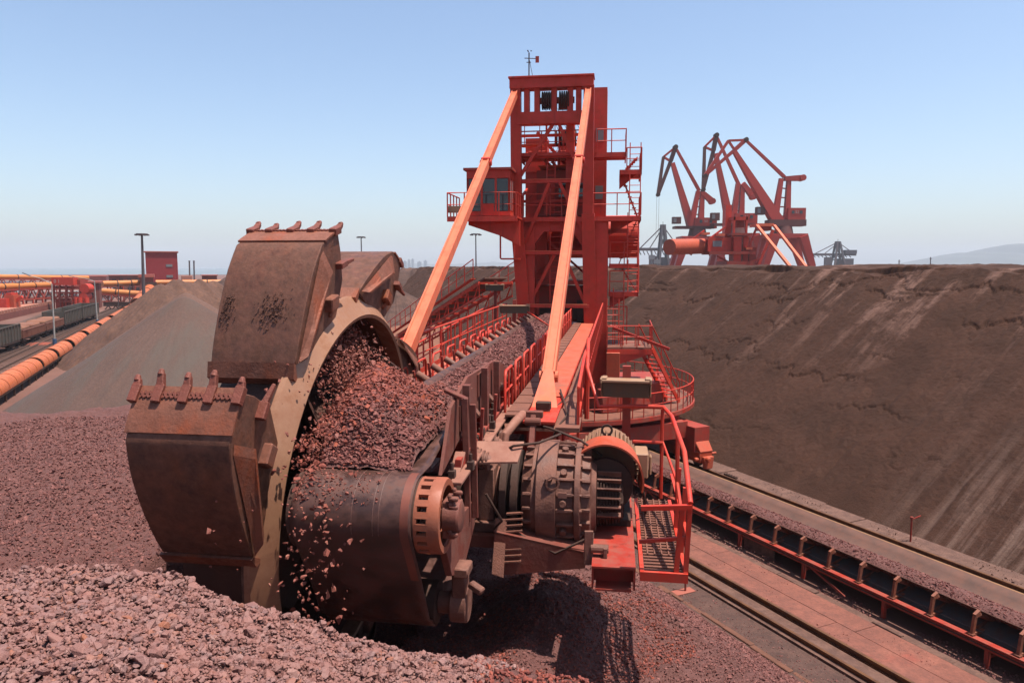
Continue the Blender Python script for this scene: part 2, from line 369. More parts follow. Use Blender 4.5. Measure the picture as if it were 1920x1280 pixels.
scatter('pebbles', np.stack([x, y, z+.012], -1)[k], np.clip(nr.lognormal(math.log(.017), .35, n), .008, .04)[k]*np.clip(rr/10, .8, 1.5)[k], BENCHST, SH_LO, label='fine loose ore covering the bench and slopes', kind='stuff')
n = 26000; s_ = nr.uniform(8.3, 17.5, n); w_ = nr.uniform(-6.2, 1.6, n); x = Bv.x*s_+Rv.x*w_; y = Bv.y*s_+Rv.y*w_; z = bed(x, y)+fine_(x, y); k = (z > .3) & (pn(x*.55+2, y*.55)+.35*pn(x*2, y*2) > -.12)
scatter('dug_gravel', np.stack([x, y, z+.018], -1)[k], np.clip(nr.lognormal(math.log(.020), .4, n), .008, .055)[k], REDST, SH_LO, label='freshly dug redder ore lying in the pit under the drive', kind='stuff')
# strips of the yard along the rails
US0, US1 = 3.0, 72.0
sheet('path', US0, US1, 13.2, 14.42, .10, PATH, 'brown dirt strip beside the left rail')
def jagged(name, v, wd, z0, z1, m, label):
    b = MB(); u = US0; nn = 0
    while u < US1:
        l = rnd.uniform(.35, 1.5); 
        b.gb(u, u+l-.02, v+rnd.uniform(-.06,.06), v+wd+rnd.uniform(-.04,.05), z0, z1+rnd.uniform(-.06,.0))
        u += l
    return b.build(name, m, None, bevel=.015, label=label, kind='structure')
jagged('kerb', 13.28, .17, -.05, .145, BROKE, 'broken rusty brick edge between ore slope and path')
sheet('rail_bed', US0, US1, 14.45, 15.5, .16, CONC, 'stained concrete beam under the left rail')
b = MB(); u = US0
while u < US1:
    l = rnd.uniform(4.5, 6.5); b.gb(u, u+l-.02, 15.53, 16.4, 0, .13+rnd.uniform(-.006,.004)); b.gb(u-.6, u+l-.62, 16.412, 17.25, 0, .13+rnd.uniform(-.006,.004)); u += l
b.build('walkway', WALK, None, bevel=.008, label='pink dusty walkway slabs between rail and conveyor', kind='structure')
jagged('kerb', 17.27, .22, -.05, .155, CONC, 'cracked concrete edge of the walkway by the conveyor')
sheet('rail_bed', US0, US1, 22.35, 23.25, .16, CONC, 'dark concrete beam under the right rail')
b = MB(); u = US0
while u < US1:
    l = rnd.uniform(1.8, 3.4); b.gb(u, u+l-.025, 23.3+rnd.uniform(0,.03), 24.45+rnd.uniform(-.12,.2), -.1, .14+rnd.uniform(-.03,.03)); u += l
b.build('footpath', CONC, None, bevel=.02, label='pale cracked slabs along the foot of the big stockpile', kind='structure')
def rail(v, z, label):
    b = MB()
    for c, a0, a1 in ((.07,.0,.03),(.02,.03,.12),(.045,.12,.165)): b.gb(US0, US1, v-c, v+c, z+a0, z+a1)
    b.build('rail_track', RAIL, None, label=label, kind='structure')
rail(15.3, .16, 'rusty yellowish rail beside the walkway'); rail(14.62, .12, 'old rail lying along the path edge'); rail(22.93, .16, 'dark rail beside the big stockpile')
# survey posts
def marker(u, v, h, name, label, plate):
    t = thing(name, G(u, v, .1), label, 'post')
    b = MB(); b.tube([G(u,v,.09), G(u,v,h)], .032, 8); b.tube([G(u,v,h), G(u,v,h+.1)], .055, 8); b.build('pole', REDD, t)
    if plate: MB().gb(u-.16, u+.16, v-.42, v+.28, .105, .125).build('base_plate', PLATE0, t)
    else: MB().beam(G(u,v,h), G(u-.1,v+.35,h+.12), .03, .03).build('crossbar', REDD, t)
marker(16.9, 13.85, 1.1, 'marker_post', 'thin rusty post on a pink base plate beside the ore slope', True)
marker(16.6, 23.75, .95, 'valve_post', 'short rusty post with a handle on the slabs below the big stockpile', False)
b = MB(); b.gb(25.2, 26.0, 23.42, 23.56, .145, .20); 
for k in range(5): b.gb(25.25+k*.16, 25.33+k*.16, 23.40, 23.58, .2, .23)
b.build('rail_clip', DARK, None, label='small dark iron grid lying on the slabs beside the right rail', cat='iron grid')
# ------------------------------------------------------------------ the big stockpile on the right
def pile_mat(name, c1, c2, light):
    def ex(N, L, vec, col, mix, noise, ramp):
        mp = N.new('ShaderNodeMapping'); mp.inputs['Rotation'].default_value = (0,0,-AY); L.new(vec, mp.inputs[0])
        sc = N.new('ShaderNodeMapping'); sc.inputs['Scale'].default_value = (.040,.46,.06); sc.inputs['Rotation'].default_value = (0,0,R_(14)); L.new(mp.outputs[0], sc.inputs[0])
        a = ramp(noise(sc.outputs[0], 1.5, 7, .62), .545, .64)
        top = N.new('ShaderNodeSeparateXYZ'); L.new(vec, top.inputs[0]); hz = ramp(top.outputs[2], 3.2, 8.6)
        br = ramp(noise(vec, .9, 7, .75), .42, .55)
        m1 = N.new('ShaderNodeMath'); m1.operation = 'MULTIPLY'; L.new(a, m1.inputs[0]); L.new(hz, m1.inputs[1])
        m2 = N.new('ShaderNodeMath'); m2.operation = 'MULTIPLY'; L.new(m1.outputs[0], m2.inputs[0]); L.new(br, m2.inputs[1])
        col = mix(ramp(noise(vec, 5.5, 8, .8), .35, .68), mix(.42, col, (.012,.007,.005)), col)
        col = mix(m2.outputs[0], col, light)
        uvw = N.new('ShaderNodeSeparateXYZ'); L.new(mp.outputs[0], uvw.inputs[0])
        s2 = N.new('ShaderNodeMapping'); s2.inputs['Scale'].default_value = (.10,1.5,.10); L.new(mp.outputs[0], s2.inputs[0])
        f = ramp(noise(s2.outputs[0], 1.3, 7, .65), .46, .62)
        for sock, lo, hi in ((uvw.outputs[0], 30.5, 26.0), (uvw.outputs[1], 19.5, 15.0)):
            mm = N.new('ShaderNodeMath'); mm.operation = 'MULTIPLY'; L.new(f, mm.inputs[0]); L.new(ramp(sock, lo, hi), mm.inputs[1]); f = mm.outputs[0]
        return mix(f, col, (.115,.070,.055))
    return mat(name, c1, c2, .5, .95, bump=.8, bscale=14, spec=.15, extra=ex if light else None)
BIG = pile_mat('dark_damp_ore', (.070,.041,.030), (.100,.058,.043), (.135,.074,.057))
uu = np.concatenate([np.linspace(-3, 45, 860), np.linspace(45.2, 118, 240)]); vv = np.concatenate([np.linspace(24.1, 38.8, 480), np.linspace(38.85, 40, 24), np.linspace(40.5, 62, 24)])
Ug, Vg = np.meshgrid(uu, vv, indexing='ij')
q = (Vg-24.35)*.728
nz = fbm(Ug*.12, Vg*.12, 4)
t_ = q + .9*fbm(Ug*.16+3, Vg*.06, 4)
add = .16*nz + .05*fbm(Ug*.7, Vg*.25, 4) + .03*fbm(Ug*2.2, Vg*1.6, 3) + .014*pn(Ug*5, Vg*6) + .012*pn(Ug*11, Vg*12) + .045*pn(Ug*1.3, Vg*.06) + .04*np.minimum(0,pn(Ug*3.1, Vg*.10))
for k, (lvl, amp, ph) in enumerate(((8.9,.16,0),(8.1,.24,11),(7.1,.17,23),(6.3,.15,37),(5.5,.13,51),(4.6,.14,67),(3.5,.11,83),(2.3,.12,97),(1.4,.10,113))):
    e = t_-lvl-.7*pn(Ug*.30+ph, Vg*.1)-.25*pn(Ug*.9+ph, Vg*.3)-.16*pn(Ug*2.3+ph, Vg*1.2)-.12*pn(Ug*4.7, Vg*2.6+ph)-.06*pn(Ug*10, Vg*6+ph)
    msk = np.clip(fbm(Ug*.17+ph*3.1, Vg*.09+ph, 2)*2.6+(.1 if k < 2 else -.35), 0, 1)*.6
    add = add - amp*msk*np.where(e < 0, np.exp(e/.55), 0) - .11*msk*np.exp(-(e/.055)**2)
for (uc, vc, wd) in ((11.5,35.5,.5),(8.0,33.5,.4)):
    pass
add = add + .10*np.minimum(0, pn(Ug*2.6, Vg*.12+7))*sstep(31, 26, Vg)*sstep(20, 15, Ug)
add *= np.clip((Vg-24.3)/1.2, 0, 1)
h = q+add
top = 10.0+.20*fbm(Ug*.16, Vg*.12, 3)+.07*fbm(Ug*1.1, Vg*.8, 3)+.30*np.exp(-((Ug-9.5)/1.6)**2)-.10*sstep(60, 90, Ug)-.12*sstep(16,11,Ug)
cr = 10.0-np.clip(.30+.42*fbm(Ug*.22, Ug*0+4, 4), .04, .75)
lip = sstep(0, .25, Vg-(38.3+.9*fbm(Ug*.16, Ug*0, 3)+.22*pn(Ug*1.4, Ug*0+2)+.10*pn(Ug*4, Ug*0+8)))
h = np.minimum(h, cr)*(1-lip)+top*lip
# near end slopes off, and a gully close to it
endz = (Ug+1.5)*.9+.5*nz
h = np.minimum(h, np.maximum(endz, -.2)); h = np.where(Vg < 24.4, np.minimum(h, .05), h)
h -= .9*np.exp(-((Ug-5.2-.22*(38-Vg))/.8)**2)*np.clip((Vg-30)/5, 0, 1)*(1-lip)
Pt = np.stack([Uv.x*Ug+Vv.x*Vg, Uv.y*Ug+Vv.y*Vg, h], -1)
o = gridmesh('ore_stockpile', Pt, BIG); tag(o, 'huge dark brown ore stockpile with slumped streaked face right of the rails', 'ore pile')
# ------------------------------------------------------------------ other stockpiles
def cone_pile(px, py, Y, slope, label, m, ridge=(0,0), rmax=None, rough=1.0, off=(0,0), seed=0, top=.6, base=(0,0)):
    c = P(px, py, Y); hh = c.z; R0 = (hh+.3)/slope+1
    n = 260; a = np.linspace(-1, 1, n)
    rl = math.hypot(*ridge); ex = R0+abs(ridge[0]); ey = R0+abs(ridge[1])
    gx, gy = np.meshgrid(a*ex, a*ey, indexing='ij')
    if rl > 0:
        dx, dy = ridge[0]/rl, ridge[1]/rl; tt = np.clip(gx*dx+gy*dy, -rl, rl); d = np.hypot(gx-tt*dx, gy-tt*dy); tn = tt/rl
    else: d = np.hypot(gx, gy); tn = 0
    d = np.sqrt(d*d+top*top)-top
    z = hh - d*slope*(1+.10*fbm(gx*.05+seed, gy*.05, 2)) + rough*(.25*fbm(gx*.10+seed, gy*.10, 4)+.10*fbm(gx*.5, gy*.5+seed, 3)+.12*pn(np.arctan2(gy,gx)*17+seed, d*.05))*np.clip(d/2, .15, 1)
    if rl > 0: z = z-rough*.9*np.abs(fbm(tn*2.2*rl/10+seed, 0*gx+seed, 3))
    z = np.where(z < -.1, -.1, z)
    o = gridmesh('ore_stockpile', np.stack([gx, gy, z], -1), m); o.location = (c.x, c.y, 0); tag(o, label, 'ore pile'); return o
def greycone(N, L, vec, col, mix, noise, ramp):
    sp = N.new('ShaderNodeSeparateXYZ'); L.new(vec, sp.inputs[0])
    mp = N.new('ShaderNodeMapping'); mp.inputs['Scale'].default_value = (.55,.12,.10); L.new(vec, mp.inputs[0])
    f = ramp(noise(mp.outputs[0], 1.0, 7, .65), .47, .70)
    return mix(f, col, (.062,.047,.038))
TANC = mat('tan_ore', (.22,.145,.118), (.18,.118,.098), .3, .9, bump=.6, bscale=11, grain=(7,.4))
GCONE = mat('grey_ore', (.165,.115,.100), (.140,.102,.088), .12, .9, bump=.6, bscale=11, grain=(7,.45), extra=greycone)
BRN = mat('brown_ore', (.15,.09,.068), (.19,.115,.086), .35, .9, bump=.7, bscale=5, grain=(3.5,.5), streak=((.27,.16,.11),(.5,.5,.12),(0,0,0),.52,.66,.7))
MID = mat('far_dark_ore', (.085,.052,.044), (.13,.08,.066), .12, .9, bump=.6, bscale=3, grain=(2.5,.5), streak=((.22,.135,.105),(.45,.45,.08),(0,0,0),.52,.68,.7))
TAND = mat('tan_dirt', (.30,.16,.10), (.22,.11,.075), .3, .9, bump=.4, bscale=2)
cone_pile(345, 556, 53, .72, 'smooth grey conical ore pile left of the bucket wheel', GCONE, rough=.35, top=.35, seed=3)
cone_pile(349, 549, 56.5, .70, 'tan ore pile layer rising just behind the smooth grey cone', TANC, rough=.35, top=.3, seed=5)
cone_pile(352, 523, 80, .92, 'brown rough ore pile behind the grey cone', BRN, ridge=(1.5, 3), rough=1.4, seed=9)
cone_pile(742, 541, 92, .62, 'small dark conical ore pile in front of the far ridge', MID, rough=1.2, seed=14, top=.5)
cone_pile(830, 503, 122, .60, 'long dark ridge of ore behind the boom with several humps', MID, ridge=(22, 3), rough=1.5, seed=21)
cone_pile(720, 500, 150, .60, 'farthest dark ore ridge on the horizon left of the tower', MID, ridge=(26, 8), rough=1.3, seed=33)
cone_pile(760, 607, 84, .3, 'low tan dirt heap behind the wheel at yard level', TAND, ridge=(5, 1), rough=.8, seed=41)
# ================================================================== BUCKET WHEEL RECLAIMER
RC = thing('bucket_wheel_reclaimer', F(39, -3.2, 0), 'red bucket wheel reclaimer with rusty buckets, two orange stays and a tall tower', 'reclaimer')
def W(r, deg, w):                                       # a point in the wheel's own polar frame
    a = R_(deg); return F(AX0-r*math.cos(a), w-.13+.075*r*math.sin(a), AX1+r*math.sin(a))
WN = (Rv-Zv*.075).normalized()                          # the tilted wheel's own axis
WL, WRT = -5.99, -4.60
def arcface(mb, prof, a0, a1, n):                       # closed (w, r) profile swept round the wheel axis
    vs = []; m = len(prof); fs = []
    for i in range(n+1):
        d = a0+(a1-a0)*i/n
        vs += [W(r, d, w) for w, r in prof]
    for i in range(n):
        for q in range(m): fs.append((i*m+q, (i+1)*m+q, (i+1)*m+(q+1) % m, i*m+(q+1) % m))
    return mb.add(vs, fs)
# rim: a conical worn band round the open side
b = MB(); arcface(b, [(-4.80,3.42),(-4.71,3.42),(-4.46,3.09),(-4.48,3.03),(-4.80,3.10)], 0, 360, 96)
rim = b.build('wheel_rim', RIM, RC, smooth=35)
b = MB(); arcface(b, [(-4.90,3.30),(-4.80,3.42),(-4.78,3.32)], 0, 360, 96); b.build('rim_flange', STEEL, rim, smooth=35)
b = MB(); arcface(b, [(-5.95,3.02),(-4.80,3.24),(-4.80,3.08),(-5.95,2.88)], 0, 360, 72)
b.lathe(F(AX0,-6.10,AX1), WN, [(0,.0),(0,2.95),(.06,2.95),(.06,0)], 48)
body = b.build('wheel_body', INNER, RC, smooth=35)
for k in range(8):                                      # dividing plates inside the wheel
    d = 10+45*k; b = MB(); b.prism([W(2.90,d,-5.9), W(3.08,d,-4.80), W(2.2,d+8,-5.2), W(2.1,d+8,-5.9)], (W(3,d+1.0,0)-W(3,d,0)))
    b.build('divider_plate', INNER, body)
def bucket(lipdeg):
    L = lipdeg; prof = [(4.62,0),(4.62,-3.5),(4.60,-8.0),(4.37,-12.8),(4.11,-17.5),(3.82,-23.0),(3.66,-26.5),(3.50,-30)]
    sub = []
    for (r0, d0), (r1, d1) in zip(prof[:-1], prof[1:]):
        for k in range(3): sub.append((r0+(r1-r0)*k/3, d0+(d1-d0)*k/3))
    sub.append(prof[-1]); th = .05
    def taper(i): return max(0, (i-6)/(len(sub)-7))*.05
    b = MB(); vs = []; fs = []; n = len(sub)
    for i, (r, d) in enumerate(sub):
        tp = taper(i)
        for rr in (r, r-th):
            vs += [W(rr, L+d, WL+tp), W(rr, L+d, WRT-tp*.6)]
    for i in range(n-1):
        a, c = i*4, i*4+4
        fs += [(a,a+1,c+1,c), (a+2,c+2,c+3,a+3), (a,c,c+2,a+2), (a+1,a+3,c+3,c+1)]
    fs += [(0,2,3,1), ((n-1)*4,(n-1)*4+1,(n-1)*4+3,(n-1)*4+2)]
    b.add(vs, fs)
    for w0, sg in ((WL, 1), (WRT, -1)):                 # side cheeks
        pts = [W(r-.01, L+d, w0+sg*taper(i)*(1 if sg > 0 else .6)) for i, (r, d) in enumerate(sub)] + [W(3.30, L-25, w0), W(3.30, L-4, w0), W(3.8, L+1.5, w0), W(4.3, L+1.0, w0)]
        b.prism(pts, Rv*sg*.05)
    bk = b.build('bucket', STEEL, RC, bevel=.012, smooth=30)
    # cutting lip, a rusty plate set on the outside, with a hatched weld bead
    b = MB(); vs = []; fs = []; ns = 5
    for i in range(ns):
        d = L+.6-7.4*i/(ns-1); r = np.interp(-7.4*i/(ns-1), [-7.4,-3.5,0], [4.60,4.62,4.62])
        vs += [W(r+.035, d, WL-.02), W(r+.035, d, WRT+.02), W(r+.004, d, WL-.02), W(r+.004, d, WRT+.02)]
    for i in range(ns-1):
        a, c = i*4, i*4+4; fs += [(a,a+1,c+1,c),(a+2,c+2,c+3,a+3),(a,c,c+2,a+2),(a+1,a+3,c+3,c+1)]
    fs += [(0,2,3,1),((ns-1)*4,(ns-1)*4+1,(ns-1)*4+3,(ns-1)*4+2)]
    b.add(vs, fs)
    b.build('cutting_lip', LIP, bk, smooth=30)
    b = MB()
    w = WL+.06
    while w < WRT-.1:
        b.beam(W(4.665, L-.35, w), W(4.665, L-1.35, w+.07), .03, .02, W(1,L,0)-W(0,L,0)); b.beam(W(4.665, L-1.35, w+.005), W(4.665, L-.35, w+.075), .022, .018, W(1,L,0)-W(0,L,0)); w += .062
    b.build('weld_bead', TOOTH, bk)
    out = W(1, L, 0)-W(0, L, 0); tan = (W(4, L+1, 0)-W(4, L, 0)).normalized()
    for i, w in enumerate((WL-.02, WL+.30, WL+.66, WL+1.0, WRT-.02)):
        c = W(4.65, L-1.2, w); ln = .145*rnd.uniform(.5, 1.25); tilt = (out*.42-Rv*.10+Rv*(i-2)*.05)
        b = MB(); b.beam(c-tan*.08, c+tan*.16, .12, .12, out); b.beam(c+tan*.10, c+tan*(.15+ln)+tilt*ln, .105, .095, out, .08, .07)
        b.cyl(c+tan*(.15+ln)+tilt*ln-tan*.03, c+tan*(.2+ln)+tilt*(ln+.04), .052, .03, 8)
        b.build('tooth', TOOTH, bk, bevel=.012)
    for dd, rr, w in ((-1, 4.1, WRT+.05),):             # a tooth on the right cheek
        c = W(rr, L+dd, w); b = MB(); b.beam(c-tan*.1, c+tan*.14, .10, .14, Rv); b.beam(c+tan*.1, c+tan*.40+Rv*.06, .09, .09, Rv, .05, .05); b.build('tooth', TOOTH, bk, bevel=.012)
    b = MB(); b.prism([W(3.50,L-30,WL+.03), W(3.56,L-30.2,WL+.03), W(3.40,L-33.0,WL+.03), W(3.20,L-32.4,WL+.03)], W(3.5,0,WRT-.02)-W(3.5,0,WL+.03)); b.build('heel_ledge', LIP, bk)
    # wedge gusset and clamp block on the right side
    b = MB(); b.prism([W(4.46,L-9.5,WRT+.005), W(3.50,L-29.5,WRT+.005), W(3.48,L-27,WRT+.10), W(4.1,L-9.5,WRT+.12)], (W(3.4,L-24,0)-W(3.4,L-26.2,0)))
    b.build('gusset', LIP, bk)
    b = MB(); c = W(3.62, L-8, WRT+.02); b.box(c, (.20,.30,.22), (Rv, tan, out)); b.beam(c+tan*.1, c-out*.22-Rv*.06, .14, .10, tan); b.build('clamp_block', LIP, bk, bevel=.02)
    return bk
for k in range(8): bucket(31+45*k)
b = MB(); b.cyl(F(AX0,-6.05,AX1), F(AX0,-1.3,AX1), .27, n=24); b.cyl(F(AX0,-4.45,AX1), F(AX0,-4.2,AX1), .5, n=24); b.build('wheel_shaft', DARK, RC, smooth=40)
# chute plates inside the wheel
b = MB(); b.prism([F(10.2,-5.6,8.3),F(13.6,-5.6,8.3),F(13.2,-4.15,7.35),F(10.6,-4.15,7.35)], Zv*.05)
b.prism([F(10.15,-4.9,8.65),F(10.0,-4.62,8.3),F(10.3,-4.35,7.3),F(10.6,-4.3,6.9),F(10.9,-4.9,7.0)], Bv*.05)
b.prism([F(13.7,-5.5,8.9),F(13.6,-4.2,8.0),F(13.4,-4.15,7.3),F(13.6,-5.5,7.6)], Bv*.05)
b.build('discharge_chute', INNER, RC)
# ---- boom belt, pulleys
PS, PZ, PR = 9.05, 6.72, .50
BW0, BW1 = -4.12, -2.52
def belt_loop(w0, w1, th=.025):
    top = [(s, 7.26) for s in np.linspace(37.5, 10.2, 40)] + [(9.6, 7.235)]
    arc = [(PS-(PR+.03)*math.sin(R_(a)), PZ+(PR+.03)*math.cos(R_(a))) for a in np.linspace(-4, 104, 16)]
    low = [(9.0, 5.82), (9.42, 5.05)]
    bend = [(9.86-.33*math.cos(R_(a)), 5.12-.33*math.sin(R_(a))) for a in np.linspace(25, 95, 8)]
    ret = [(10.6, 4.86), (14, 5.35), (37.5, 5.7)]
    return top+arc+low+bend+ret, len(top)
path, ntop = belt_loop(BW0, BW1)
ws = np.linspace(0, 1, 17); vs = []; fs = []
for i, (s, z) in enumerate(path):
    tr = sstep(9.4, 11.5, s) if i < ntop else 0.0
    for q in ws:
        e = abs(q-.5)*2; up = max(0, (e-.42)/.58)*.26*tr
        vs.append(F(s, BW0+(BW1-BW0)*q+ (0.5-q)*.06*tr, z+up-.0*tr))
for i in range(len(path)-1):
    for q in range(16): a = i*17+q; fs.append((a, a+1, a+18, a+17))
bm_ = MB().add(vs, fs); bl = bm_.build('boom_belt', BELT, RC, smooth=60)
so = bl.modifiers.new('thickness', 'SOLIDIFY'); so.thickness = .022; so.offset = 0
b = MB()
for w0, w1 in ((BW0+.012, BW0+.10), (BW1-.13, BW1-.04)):
    pass
for w in (-2.94, -3.02, -3.3):                            # raised wear lines on the belt round the pulley
    seg = [(s, z) for s, z in path if s < 9.65 and z > 5.9]
    b.tube([F(s-.010 if s < PS else s, w, z+(.010 if s > PS-.3 else 0)) for s, z in seg], .006, 5)
b.build('belt_groove', mat('belt_scuff', (.15,.085,.075), None, 1, .6), bl)
b = MB(); seg = [(PS-(PR+.046)*math.sin(R_(a)), PZ+(PR+.046)*math.cos(R_(a))) for a in np.linspace(-6, 104, 18)]+[(8.985,5.82)]
vs = [F(s, w, z) for s, z in seg for w in (-2.66, -2.55)]; b.add(vs, [(2*i, 2*i+1, 2*i+3, 2*i+2) for i in range(len(seg)-1)]); b.build('belt_edge_stripe', mat('worn_belt_edge', (.30,.105,.07), (.13,.06,.05), 1.2, .5), bl, smooth=60)
b = MB(); b.cyl(F(PS,-4.2,PZ), F(PS,-2.5,PZ), PR, n=32); pul = b.build('head_pulley', DARK, RC, smooth=40)
b = MB()                                                  # slotted end ring
b.lathe(F(PS,-2.50,PZ), Rv, [(.0,.50),(.04,.50),(.04,.43),(0,.43)], 40, closed=True)
b.lathe(F(PS,-2.33,PZ), Rv, [(.0,.50),(.13,.50),(.16,.485),(.16,.40),(0,.43)], 40, closed=True)
for k in range(20):
    a = R_(18*k); c = F(PS-.465*math.cos(a), -2.395, PZ+.465*math.sin(a)); o_ = (Bv*-math.cos(a)+Zv*math.sin(a)); b.box(c, (.17,.07,.085), (Rv, o_, o_.cross(Rv)))
b.build('pulley_ring', mat('dusty_orange_ring', (.40,.13,.065), (.46,.17,.09), 3, .55, dust=(.30,.13,.09), dustamt=.6, bump=.1), pul, smooth=40)
b = MB(); b.lathe(F(PS,-2.42,PZ), Rv, [(0,.12),(0,.45),(.02,.45),(.02,.12)], 30)
for k in range(6):
    a = R_(60*k+20); o_ = (Bv*-math.cos(a)+Zv*math.sin(a)); b.beam(F(PS,-2.36,PZ)+o_*.1, F(PS,-2.36,PZ)+o_*.44, .10, .05, Rv)
b.build('pulley_spokes', DARK, pul)
b = MB(); b.cyl(F(PS,-2.45,PZ), F(PS,-2.0,PZ), .085, n=16); b.build('pulley_shaft', TANP, pul, smooth=40)
b = MB(); c = F(PS+.05,-2.12,PZ-.02); b.box(c, (.18,.40,.50), (Rv,Bv,Zv)); b.lathe(F(PS,-2.21,PZ), Rv, [(0,.19),(0,.22),(.22,.22),(.24,.18),(.24,0)], 20)
for ds, dz in ((-.14,.27),(.14,.27),(-.14,.16),(.14,.16),(-.16,-.2),(.16,-.2)): b.cyl(F(PS+ds,-2.12,PZ+dz), F(PS+ds,-1.99,PZ+dz), .04, n=6); b.cyl(F(PS+ds,-2.1,PZ+dz), F(PS+ds,-2.1,PZ+dz+.07), .035, n=6)
b.build('pulley_bearing', mat('grimy_bearing', (.24,.085,.062), (.16,.065,.05), 4, .6, bump=.2, dust=(.24,.12,.09), dustamt=.6), RC, bevel=.02, smooth=40)
b = MB(); b.cyl(F(9.86,-4.15,5.12), F(9.86,-2.5,5.12), .31, n=28); b.build('bend_pulley', DARK, RC, smooth=40)
b = MB(); b.cyl(F(9.86,-2.5,5.12), F(9.86,-2.12,5.12), .16, n=20); b.cyl(F(9.86,-2.3,5.12), F(9.86,-2.05,5.12), .27, n=20)
b.box(F(9.8,-2.16,5.48), (.2,.3,.46), (Rv,Bv,Zv)); b.box(F(9.68,-2.1,5.72), (.22,.36,.14), (Rv,Bv,Zv)); b.beam(F(9.7,-2.0,5.5), F(9.62,-1.8,5.42), .12,.1)
b.build('bend_pulley_bearing', GEAR, RC, bevel=.02, smooth=40)
b = MB(); b.prism([F(8.95,-2.28,6.35),F(9.6,-2.28,6.45),F(10.9,-2.28,6.3),F(11.0,-2.28,5.9),F(10.2,-2.28,5.55),F(9.75,-2.28,5.6),F(9.35,-2.28,5.75)], Rv*.10); b.build('head_bracket', GRIM_SHADE, RC, bevel=.01)
# ---- boom structure
b = MB()
for w0, w1 in ((-4.98,-4.58),(-1.62,-1.12)):
    b.fb(13.2, 36, w0, w1, 6.2, 7.12); b.fb(13.0, 36.2, w0-.05, w1+.05, 7.12, 7.16); b.fb(13.0, 36.2, w0-.05, w1+.05, 6.14, 6.2)
    for s in np.arange(14, 36, 1.5): b.fb(s, s+.03, w0-.04, w1+.04, 6.2, 7.12)
b.build('boom_girder', RED, RC)
b = MB()
for k, s in enumerate(np.arange(13.4, 36, 2.2)):
    b.beam(F(s,-4.6,6.5), F(s,-1.6,6.5), .22, .35)
    s2 = min(s+2.2, 36); a, c = ((-4.6,-1.6) if k % 2 else (-1.6,-4.6)); b.beam(F(s,a,6.3), F(s2,c,6.3), .14, .14)
    for w in (-4.78,-1.38):
        b.beam(F(s,w,6.15), F(s+1.1,w,5.0), .13,.13); b.beam(F(s+1.1,w,5.0), F(s2,w,6.15), .13,.13)
for w in (-4.78,-1.38): b.beam(F(13.6,w,5.6), F(36,w,4.9), .26,.26)
b.build('boom_truss', RED, RC)
b = MB()                                                  # stringers carrying the idlers
for w0 in (-4.50, -2.32): b.fb(10.2, 36.3, w0, w0+.09, 7.02, 7.16)
b.build('idler_stringer', REDD, RC)
for i, s in enumerate(np.arange(11.6, 36, 1.35)):         # idler sets
    b = MB(); b.cyl(F(s,-4.42,7.60), F(s,-3.78,7.20), .085, n=12); b.cyl(F(s,-3.74,7.14), F(s,-2.92,7.14), .085, n=10); b.cyl(F(s,-2.24,7.60), F(s,-2.86,7.20), .085, n=10)
    idl = b.build('idler_roller', GEAR, RC, smooth=40)
    b = MB(); b.beam(F(s+.13,-4.5,7.06), F(s+.13,-2.2,7.06), .07,.06); b.beam(F(s+.05,-4.46,7.08), F(s,-4.5,7.66), .05,.07, Bv); b.beam(F(s+.05,-2.2,7.08), F(s,-2.16,7.66), .05,.07, Bv); b.build('idler_bracket', REDD, idl)
for side, w0, ss in ((0,-4.62,np.arange(14.6,34,1.62)),(1,-2.12,np.arange(13.8,35,1.45))):
    for s in ss:
        b = MB(); l = .95; hh = .62 if side == 0 else .82
        b.tube([F(s,w0,7.14),F(s,w0,7.14+hh-.1),F(s+.1,w0,7.14+hh),F(s+l-.1,w0,7.14+hh),F(s+l,w0,7.14+hh-.1),F(s+l,w0,7.14)], .030, 7)
        if side: b.tube([F(s,w0,7.14+hh*.5),F(s+l,w0,7.14+hh*.5)], .022, 6); b.tube([F(s+l/2,w0,7.14),F(s+l/2,w0,7.14+hh)], .02, 6)
        b.build('guard_hoop', RED, RC, smooth=50)
b = MB(); b.fb(13.3, 36, -2.05, -1.68, 7.17, 7.21); b.fb(13.0, 36, -1.06, -.62, 7.02, 7.06)
for s in np.arange(13.6,36,.9): b.fb(s, s+.02, -2.05, -1.68, 7.21, 7.222)
b.build('boom_walkway', GRATE, RC)
KICK = mat('walkway_orange', (.74,.15,.07), (.62,.12,.06), .9, .6, bump=.1, dust=(.42,.18,.12), dustamt=.75, streak=((.20,.09,.06),(1.5,1.5,1.5),(0,0,0),.55,.7,.6))
b = MB(); b.fb(15.5, 36, -1.66, -1.08, 7.175, 7.19); b.build('walkway_kickplate', KICK, RC)
b = MB(); b.fb(14.2, 36, -5.45, -5.02, 6.95, 6.99); b.build('boom_walkway', GRATE, RC)
b = MB(); b.fb(13.7, 36, -5.04, -4.64, 7.172, 7.185); b.build('walkway_kickplate', KICK, RC)
handrail(RC, [F(15.2,-5.45,6.99), F(36,-5.45,6.99)], 1.15, 1.35, toe=True)
handrail(RC, [F(16.2,-.62,7.06), F(24,-.62,7.06), F(35.8,-.62,7.06)], 1.15, .72, toe=True)
handrail(RC, [F(13.3,-.66,6.6), F(14.6,-.62,7.0), F(16.2,-.62,7.06)], 1.15, .8)
